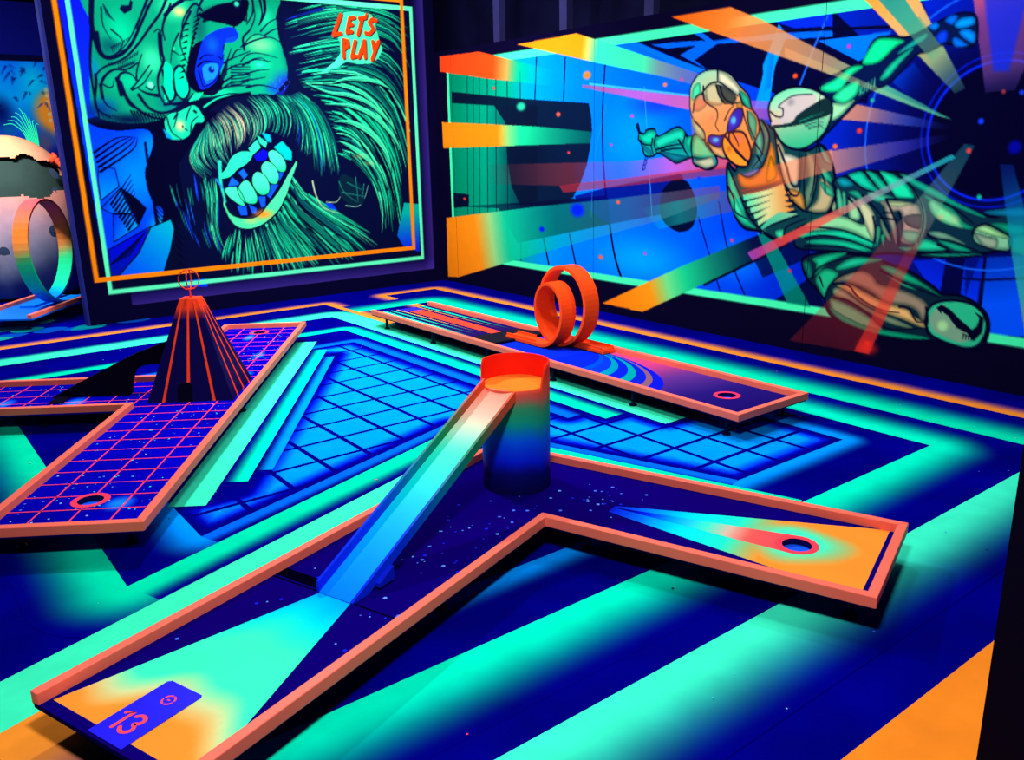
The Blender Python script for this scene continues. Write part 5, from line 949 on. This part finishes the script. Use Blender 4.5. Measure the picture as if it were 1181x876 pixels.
lines([b1((320, 80), (320, 170)), b1((200, 260), (250, 190), (330, 170), (420, 230), (480, 280)), b1((210, 200), (215, 300), (250, 340), (310, 380), (320, 440), (305, 500), (330, 550)), b1((310, 190), (330, 270), (370, 330)), b1((340, 200), (370, 290), (430, 330)), b1((375, 465), (410, 390), (450, 350)), b1((130, 400), (150, 290), (190, 260)), b1((140, 470), (215, 550), (225, 620)), b1((435, 560), (470, 620), (485, 665)), b1((515, 380), (540, 480), (590, 620)), b1((490, 260), (520, 340), (580, 380)), b1((550, 390), (560, 490), (610, 610)), b1((430, 340), (490, 320)), b1((240, 640), (300, 730), (380, 760))], 1.7)
# shoulder globe over the torso
A.fill([p for p in G0], [(0, (110, 225, 160)), (.35, (205, 200, 170)), (.6, (120, 190, 140)), (1, (30, 180, 120))], grad=(b4((200, 380))[0], b4((230, 720))[0])); A.stroke(list(G0)+[G0[0]], 3.0, INK, smooth=False)
A.fill(b4((90, 480), (160, 430), (260, 420), (290, 440), (240, 510), (180, 560), (60, 595), (50, 570), (110, 540)), (200, 185, 175), smooth=True); A.blob((912, 118), 7, 7, (120, 120, 120), .7)
A.fill(b4((45, 590), (150, 575), (190, 530), (280, 470), (350, 440), (372, 520), (280, 560), (180, 590), (60, 605)), (14, 40, 44), smooth=True)
lines([b4((40, 515), (70, 540), (105, 540), (108, 500), (85, 485), (160, 430), (270, 420))], 1.4)
for i in range(7): A.stroke(b4((190+i*10, 560+i*8), (260+i*8, 530+i*10), (330, 500+i*18)), 1.5, (20, 150, 110) if i % 2 else (12, 44, 46), .4)
# waist, hips and legs
shape(b5((-20, 560), (80, 500), (260, 420), (330, 250), (300, 140), (420, 90), (540, 50), (720, 60), (840, 60), (960, 100), (1181, 240), (1400, 360), (1640, 440), (1750, 430), (1950, 410), (1950, 640), (1500, 770), (1120, 780), (800, 750), (620, 760), (400, 740), (100, 720), (-20, 690)), (10, 44, 62), 2.4)
GA, GB = (20, 225, 160), (60, 215, 155)
for P, c in ((b5((330, 130), (380, 105), (440, 130), (475, 175), (380, 190)), (10, 150, 160)), (b5((420, 95), (520, 55), (560, 70), (600, 120), (690, 230), (600, 215), (520, 180)), (15, 200, 155)), (b5((570, 55), (650, 70), (740, 160), (780, 200), (710, 215), (640, 140)), (15, 205, 150)), (b5((690, 60), (780, 70), (900, 140), (960, 210), (985, 290), (830, 275), (760, 160)), GA), (b5((850, 75), (960, 110), (1181, 220), (1181, 260), (1000, 170)), (20, 215, 155)), (b5((330, 220), (360, 220), (385, 350), (370, 410), (345, 380)), (90, 225, 160)), (b5((380, 240), (405, 250), (410, 400), (390, 410)), (90, 225, 160)), (b5((290, 370), (310, 310), (325, 350), (310, 390)), (200, 215, 150)), (b5((430, 230), (500, 220), (550, 270), (540, 300), (470, 260)), (30, 190, 140)), (b5((430, 290), (480, 290), (530, 400), (520, 470), (440, 450)), (150, 215, 150)), (b5((60, 510), (260, 425), (440, 450), (560, 500), (560, 350), (640, 430), (640, 650), (480, 580), (330, 545), (120, 560)), (140, 220, 150)), (b5((500, 300), (590, 330), (660, 450), (640, 640), (570, 510)), (205, 205, 150)), (b5((0, 590), (180, 560), (400, 560), (640, 650), (630, 700), (440, 640), (230, 610), (50, 620)), GA), (b5((70, 660), (200, 630), (430, 650), (620, 720), (500, 735), (330, 690)), (20, 215, 155)), (b5((600, 230), (830, 280), (780, 310), (660, 310)), (60, 200, 150)), (b5((700, 310), (830, 310), (990, 330), (1040, 380), (1050, 520), (1020, 640), (960, 670), (870, 640), (890, 480), (870, 400), (780, 390)), (190, 165, 140)), (b5((730, 310), (960, 320), (880, 360), (780, 350)), (215, 215, 150)), (b5((900, 440), (1050, 420), (1050, 540), (940, 520)), (60, 60, 70)), (b5((890, 560), (1000, 560), (1040, 600), (990, 660), (900, 640)), (110, 200, 150)), (b5((950, 180), (1010, 230), (1080, 370), (1090, 520), (1040, 650), (980, 720), (1050, 520), (1040, 340)), (130, 190, 145)), (b5((860, 700), (980, 700), (930, 730)), GA), (b5((640, 310), (700, 440), (790, 620), (770, 640), (720, 560), (690, 420)), (150, 170, 130)), (b5((730, 320), (770, 330), (830, 450), (840, 680), (800, 560), (760, 450)), (180, 160, 130)), (b5((670, 540), (700, 530), (700, 600), (670, 700)), (60, 200, 140)), (b5((705, 610), (740, 590), (730, 690)), (60, 200, 140))): plate(P, c)
lines([b5((420, 95), (520, 180), (600, 220), (700, 240)), b5((570, 60), (640, 150), (710, 230)), b5((690, 65), (770, 190), (830, 280)), b5((840, 70), (960, 180), (1050, 330), (1070, 500), (1020, 660)), b5((260, 420), (330, 240)), b5((550, 260), (640, 350), (720, 450), (800, 620)), b5((430, 280), (520, 380), (560, 500), (430, 450)), b5((640, 440), (660, 560), (640, 700)), b5((750, 290), (800, 400), (850, 540), (850, 680)), b5((860, 400), (890, 520), (860, 680)), b5((0, 540), (180, 530), (400, 560), (640, 660)), b5((60, 620), (230, 600), (440, 640), (640, 720)), b5((60, 690), (330, 690), (560, 740)), b5((700, 450), (860, 470)), b5((760, 290), (990, 290)), b5((730, 405), (800, 410))], 2.0)
# rear leg
for P, c in ((b6((0, 80), (160, 150), (330, 240), (520, 350), (760, 470), (700, 470), (480, 380), (250, 270), (60, 160)), (20, 190, 150)), (b6((215, 300), (240, 290), (460, 400), (560, 520), (660, 580), (560, 580), (470, 480), (330, 370)), (20, 190, 140)), (b6((245, 350), (290, 320), (380, 380), (480, 450), (560, 560), (540, 580), (380, 530), (280, 450)), (120, 235, 155)), (b6((240, 620), (330, 610), (430, 640), (590, 730), (450, 690), (330, 670)), (140, 190, 150)), (b6((130, 780), (200, 680), (330, 720), (420, 780)), (30, 210, 150)), (b6((330, 690), (480, 720), (640, 790), (480, 780)), (20, 200, 145)), (b6((170, 820), (400, 815), (740, 820), (400, 838)), (20, 200, 150)), (b6((650, 640), (670, 580), (720, 550), (800, 555), (900, 600), (990, 660), (990, 770), (880, 780), (760, 750), (670, 710)), (130, 200, 150)), (b6((665, 590), (720, 552), (800, 560), (990, 665), (900, 670), (780, 640)), (170, 235, 150)), (b6((660, 620), (780, 650), (880, 680), (860, 770), (740, 740)), (150, 175, 140)), (b6((810, 545), (900, 530), (1123, 560), (1123, 640), (1000, 640), (900, 590)), (10, 160, 120)), (b6((750, 430), (960, 400), (1123, 400), (1123, 470), (860, 465)), (10, 130, 165)), (b6((1000, 660), (1250, 640), (1250, 830), (1010, 790)), (20, 160, 130))): plate(P, c)
lines([b6((650, 640), (670, 580), (740, 545), (800, 550), (900, 600), (1000, 670), (990, 780), (880, 785), (740, 745), (660, 700), (650, 640)), b6((230, 600), (260, 660), (480, 710), (700, 790)), b6((330, 730), (430, 780), (250, 800), (130, 790)), b6((300, 310), (480, 400), (660, 540)), b6((150, 810), (500, 800), (900, 800))], 2.2)
A.blob((1100, 253), 10, 8, (190, 200, 150), .6); A.blob((1085, 250), 7, 6, (240, 170, 120), .6)
# front leg with boot
shape(b7((25, 110), (70, 70), (200, 55), (420, 80), (560, 130), (650, 160), (780, 240), (860, 300), (960, 310), (1060, 360), (1120, 430), (1130, 520), (1090, 610), (1010, 630), (900, 600), (800, 575), (640, 570), (480, 540), (300, 480), (190, 420), (160, 340), (110, 270), (50, 200)), (10, 36, 52), 2.4)
for P, c in ((b7((30, 120), (70, 110), (90, 200), (60, 200)), (10, 120, 100)), (b7((90, 90), (200, 60), (290, 60), (180, 120), (100, 190), (110, 130)), (20, 190, 130)), (b7((230, 140), (330, 85), (500, 95), (420, 120), (250, 160)), (25, 195, 140)), (b7((105, 210), (160, 150), (240, 180), (190, 260), (160, 320), (125, 270)), (25, 185, 125)), (b7((210, 230), (290, 180), (370, 160), (440, 190), (480, 240), (600, 270), (700, 310), (770, 370), (740, 460), (700, 400), (640, 370), (520, 350), (420, 280), (290, 230)), (150, 130, 105)), (b7((215, 240), (300, 240), (400, 290), (520, 350), (640, 380), (690, 430), (745, 470), (740, 500), (620, 450), (480, 400), (380, 350), (300, 290)), (235, 180, 105)), (b7((210, 270), (260, 270), (380, 360), (480, 410), (560, 440), (680, 500), (560, 480), (440, 420), (320, 350), (220, 310)), (150, 165, 120)), (b7((190, 330), (270, 350), (400, 420), (470, 480), (500, 520), (330, 480), (220, 420)), (90, 190, 130)), (b7((190, 380), (300, 440), (450, 500), (780, 560), (640, 565), (450, 530), (260, 460)), (15, 190, 130)), (b7((490, 140), (560, 140), (700, 210), (840, 310), (740, 260), (600, 210)), (20, 190, 130)), (b7((520, 185), (620, 225), (720, 270), (640, 260)), (40, 205, 140))): plate(P, c)
shape(b7((760, 440), (780, 380), (840, 345), (950, 340), (1050, 370), (1110, 440), (1115, 520), (1070, 600), (1000, 620), (900, 595), (800, 550), (765, 500)), (40, 190, 135), 2.2); A.fill(b7((790, 420), (850, 360), (900, 400), (960, 500), (1030, 560), (960, 585), (860, 550), (790, 500)), (120, 165, 130), smooth=True); A.blob((1087, 375), 9, 9, (170, 230, 150), .9, .3)
A.fill(b7((820, 380), (850, 362), (900, 390), (960, 450), (1030, 510), (1060, 490), (1075, 440), (1040, 400), (1100, 440), (1090, 530), (1040, 580), (1000, 530), (940, 500), (890, 430), (850, 400), (850, 420)), INK, smooth=False)
for i in range(4): A.fill(b7((975+i*16, 530+i*8), (990+i*16, 535+i*8), (975+i*16, 572+i*4)), INK)
lines([b7((80, 210), (120, 150), (200, 110), (330, 80)), b7((160, 330), (190, 250), (260, 190), (400, 155)), b7((215, 240), (300, 250), (360, 320), (480, 390), (600, 410)), b7((215, 325), (300, 340), (420, 420), (520, 500), (640, 510), (740, 500)), b7((600, 375), (660, 390), (700, 460), (745, 465)), b7((760, 380), (770, 460), (760, 520), (800, 570)), b7((490, 160), (640, 240), (840, 320)), b7((130, 200), (150, 260))], 2.0)
# rays that pass over the figure
ray_([(862, 291), (868, 300), (1102, 182), (1098, 178)], [(0, (190, 70, 190), .8), (.2, (240, 70, 60), .85), (.45, (240, 90, 70), .8), (.62, (170, 150, 150), .7), (1, (20, 190, 190), .75)], ((865, 296), (1100, 180)))
ray_([(910, 392), (1002, 407), (1040, 322), (1112, 190), (1124, 168), (1112, 166), (1000, 300)], [(0, (200, 40, 40), .3), (.35, (220, 50, 40), .4), (.55, (190, 60, 70), .35), (.75, (130, 170, 140), .4), (1, (20, 130, 140), .4)], ((955, 400), (1118, 168)))
A.blob((1000, 400), 18, 12, (255, 40, 30), .8); ray_([(985, 404), (1002, 407), (1062, 280), (1048, 282)], [(0, (255, 50, 40), .7), (1, (230, 60, 50), .15)], ((993, 405), (1055, 282)))
ray_([(840, 205), (960, 172), (960, 196), (840, 232)], [(0, (255, 90, 40), .15), (.5, (255, 110, 60), .45), (1, (240, 140, 100), .6)], ((840, 218), (960, 184)))
ray_([(795, 113), (900, 128), (900, 176), (800, 180)], [(0, (255, 110, 40), .35), (1, (255, 110, 40), .1)], ((795, 140), (900, 150)))
ray_([(1153, 190), (1168, 190), (1230, 420), (1184, 396), (1166, 290)], [(0, (10, 60, 200), .3), (.35, (10, 150, 170), .75), (.7, (60, 190, 150), .75), (1, (220, 130, 120), .85)], ((1158, 190), (1195, 400)))
# sparks
for x, y, r, c in ((677, 87, 4.5, (255, 120, 30)), (601, 123, 5, (30, 190, 140)), (644, 132, 2.6, (235, 80, 60)), (767, 98, 2.4, (255, 120, 60)), (786, 92, 2, (210, 70, 160)), (693, 296, 2.6, (235, 90, 60)), (713, 233, 2.2, (240, 90, 60)), (744, 292, 1.8, (190, 60, 180)), (666, 242, 8, (4, 30, 245)), (625, 264, 3, (6, 20, 220)), (917, 88, 2.8, (255, 80, 30)), (963, 169, 3, (255, 100, 40)), (991, 151, 3.2, (235, 50, 40)), (979, 54, 2.6, (190, 50, 170)), (1006, 116, 2.6, (20, 170, 150)), (1117, 174, 3, (235, 60, 60)), (1131, 140, 3.4, (20, 60, 255)), (1170, 170, 8, (4, 6, 150)), (1157, 106, 2.4, (150, 50, 60)), (1178, 107, 3, (20, 60, 230)), (1129, 227, 2.8, (10, 190, 150)), (844, 277, 2, (210, 60, 140)), (911, 312, 2.2, (210, 50, 90)), (570, 102, 1.8, (220, 60, 60)), (656, 176, 1.6, (220, 50, 60)), (729, 134, 2, (210, 60, 160)), (1000, 395, 3, (255, 50, 30)), (536, 229, 1.6, (230, 50, 40)), (806, 205, 2.4, (20, 60, 235)), (705, 167, 1.6, (190, 60, 160))): A.blob((x, y), r*1.4, r*1.4, c, 1, .35)

# ------------------------------------------------------------------ wall meshes that carry the murals
PM = painted('mural_paint', (8, 5, 34), rough=.6, spec=.0, air=.05, smooth=False)
def grid_mesh(name, cols, fn, parent=None, extra=None, edge=(7, 5, 38)):
    """regular fine mesh; cols = rows x columns x rgb (0..255) at the vertices, fn(i,j) arrays -> xyz"""
    H, W, _ = cols.shape; jj, ii = np.meshgrid(np.arange(W), np.arange(H)); V = fn(ii, jj).reshape(-1, 3); idx = (ii*W+jj); F_ = np.stack([idx[:-1, :-1], idx[:-1, 1:], idx[1:, 1:], idx[1:, :-1]], -1).reshape(-1, 4)
    ev, ef = extra or ([], []); nv0 = len(V); V = np.concatenate([V, np.array(ev, float).reshape(-1, 3)]); me = bpy.data.meshes.new(name)
    me.vertices.add(len(V)); me.vertices.foreach_set('co', V.astype(np.float32).ravel()); nf = len(F_)+len(ef); me.loops.add(nf*4); me.polygons.add(nf)
    FA = np.concatenate([F_, np.array(ef, int).reshape(-1, 4)+nv0]); me.loops.foreach_set('vertex_index', FA.astype(np.int32).ravel()); me.polygons.foreach_set('loop_start', (np.arange(nf)*4).astype(np.int32)); me.update(calc_edges=True)
    c = np.zeros((len(V), 4), np.float32); c[:nv0, :3] = srgb2lin(cols.reshape(-1, 3)); c[:nv0, 3] = 1; c[nv0:, :3] = lin(edge); c[nv0:, 3] = 1
    ca = me.color_attributes.new('Paint', 'FLOAT_COLOR', 'POINT'); ca.data.foreach_set('color', c.ravel()); me.materials.append(PM); o = bpy.data.objects.new(name, me); COL.objects.link(o)
    if parent is not None: o.parent = parent
    return o
BOXF = [(0, 2, 3, 1), (4, 5, 7, 6), (0, 1, 5, 4), (2, 6, 7, 3), (0, 4, 6, 2), (1, 3, 7, 5)]
def boxv(a, b): return [(x, y, z) for z in (a[2], b[2]) for y in (a[1], b[1]) for x in (a[0], b[0])]
cl = ML1.cols(2); H, W, _ = cl.shape
hx = np.linspace(1.69, 5.83, W); hz = np.linspace(0, ZL, H)
o = grid_mesh('wall_left', cl, lambda i, j: np.stack([hx[j], np.full(i.shape, YB), hz[i]], -1), extra=(boxv((1.69, YB+.001, 0), (5.83, YB+.12, 3.7)), BOXF)); struct(o, 'black wall painted with a hairy beast baring its teeth')
m = MB(); m.box((1.664, YB-.004, 0), (1.689, YB+.124, 3.7)); struct(m.build('trim_1', plain('wall_end', (26, 34, 110), rough=.6)), 'bluish end edge of the mural wall')
m = MB(); m.box((5.83+.012, YE, 0), (5.83+.08, 9.03, 2.70)); wr = struct(m.build('wall_right', black), 'black panelled wall painted with a flying armoured figure among coloured rays')
cr_ = MR.cols(2); H, W, _ = cr_.shape; gy = np.linspace(YE, 9.03, W); gz = np.linspace(0, ZR_, H)
for y0, y1 in ((YE, 1.395), (1.395, 3.83), (3.83, 6.265), (6.265, 8.70), (8.70, 9.03)):
    i0 = int(np.searchsorted(gy, y0+.002)); i1 = int(np.searchsorted(gy, y1-.002)); st = 3 if y1 < 1.5 else 1
    sub = cr_[::st, i0:i1:st]; yy = gy[i0:i1:st].copy(); yy[0] = y0+.0025; yy[-1] = y1-.0025; zz = gz[::st]
    grid_mesh('mural_panel', sub, lambda i, j: np.stack([np.full(i.shape, XR), yy[j], zz[i]], -1), wr, (boxv((XR+.0005, y0+.0025, 0), (XR+.011, y1-.0025, ZR_)), BOXF))
# far wall of the area behind: jungle mural
def tw_far(x, y): p = on_plane(x, y, (0, 1, 0), 14.4); return p[0], p[2]
MF = Mural(-3.0, 6.4, 0, 3.0, .02, (6, 40, 190), tw_far); A = MF
A.fill([(-200, 46), (100, 46), (100, 400), (-200, 400)], [(0, (0, 90, 255)), (.25, (0, 170, 255)), (.45, (10, 60, 200)), (1, (6, 20, 90))], grad=((0, 46), (0, 300)))
A.blob((38, 95), 26, 36, (0, 210, 255), .9); A.blob((0, 130), 26, 30, (5, 10, 90), .9); A.blob((75, 130), 42, 36, (250, 150, 40), 1, .6); A.blob((52, 165), 22, 26, (90, 80, 110), .9); A.blob((66, 180), 16, 18, (8, 10, 120), .9); A.blob((10, 150), 12, 10, (0, 120, 160), .6)
for i in range(6): A.blob((53+i, 104+i*7), 3, 3, (200, 220, 170), .8, .3)
rr_ = random.Random(9)
for i in range(70):
    x, y = rr_.uniform(-40, 60), rr_.uniform(46, 130); A.stroke([(x, y), (x+rr_.uniform(-6, 6), y+rr_.uniform(2, 9))], 2.2, rr_.choice(((4, 20, 120), (0, 60, 180), (4, 14, 90))), .6, smooth=False)
A.rect(-3, 6.4, 2.9, 3.0, (6, 8, 50))
cf = MF.cols(1); H, W, _ = cf.shape; fx = np.linspace(-3, 6.4, W); fz = np.linspace(0, 3.0, H)
o = grid_mesh('wall_far', cf, lambda i, j: np.stack([fx[j], np.full(i.shape, 14.4), fz[i]], -1), extra=(boxv((-5, 14.402, 0), (6.45, 14.5, 3.7)), BOXF), edge=(14, 20, 130)); struct(o, 'far wall painted as a blue jungle')
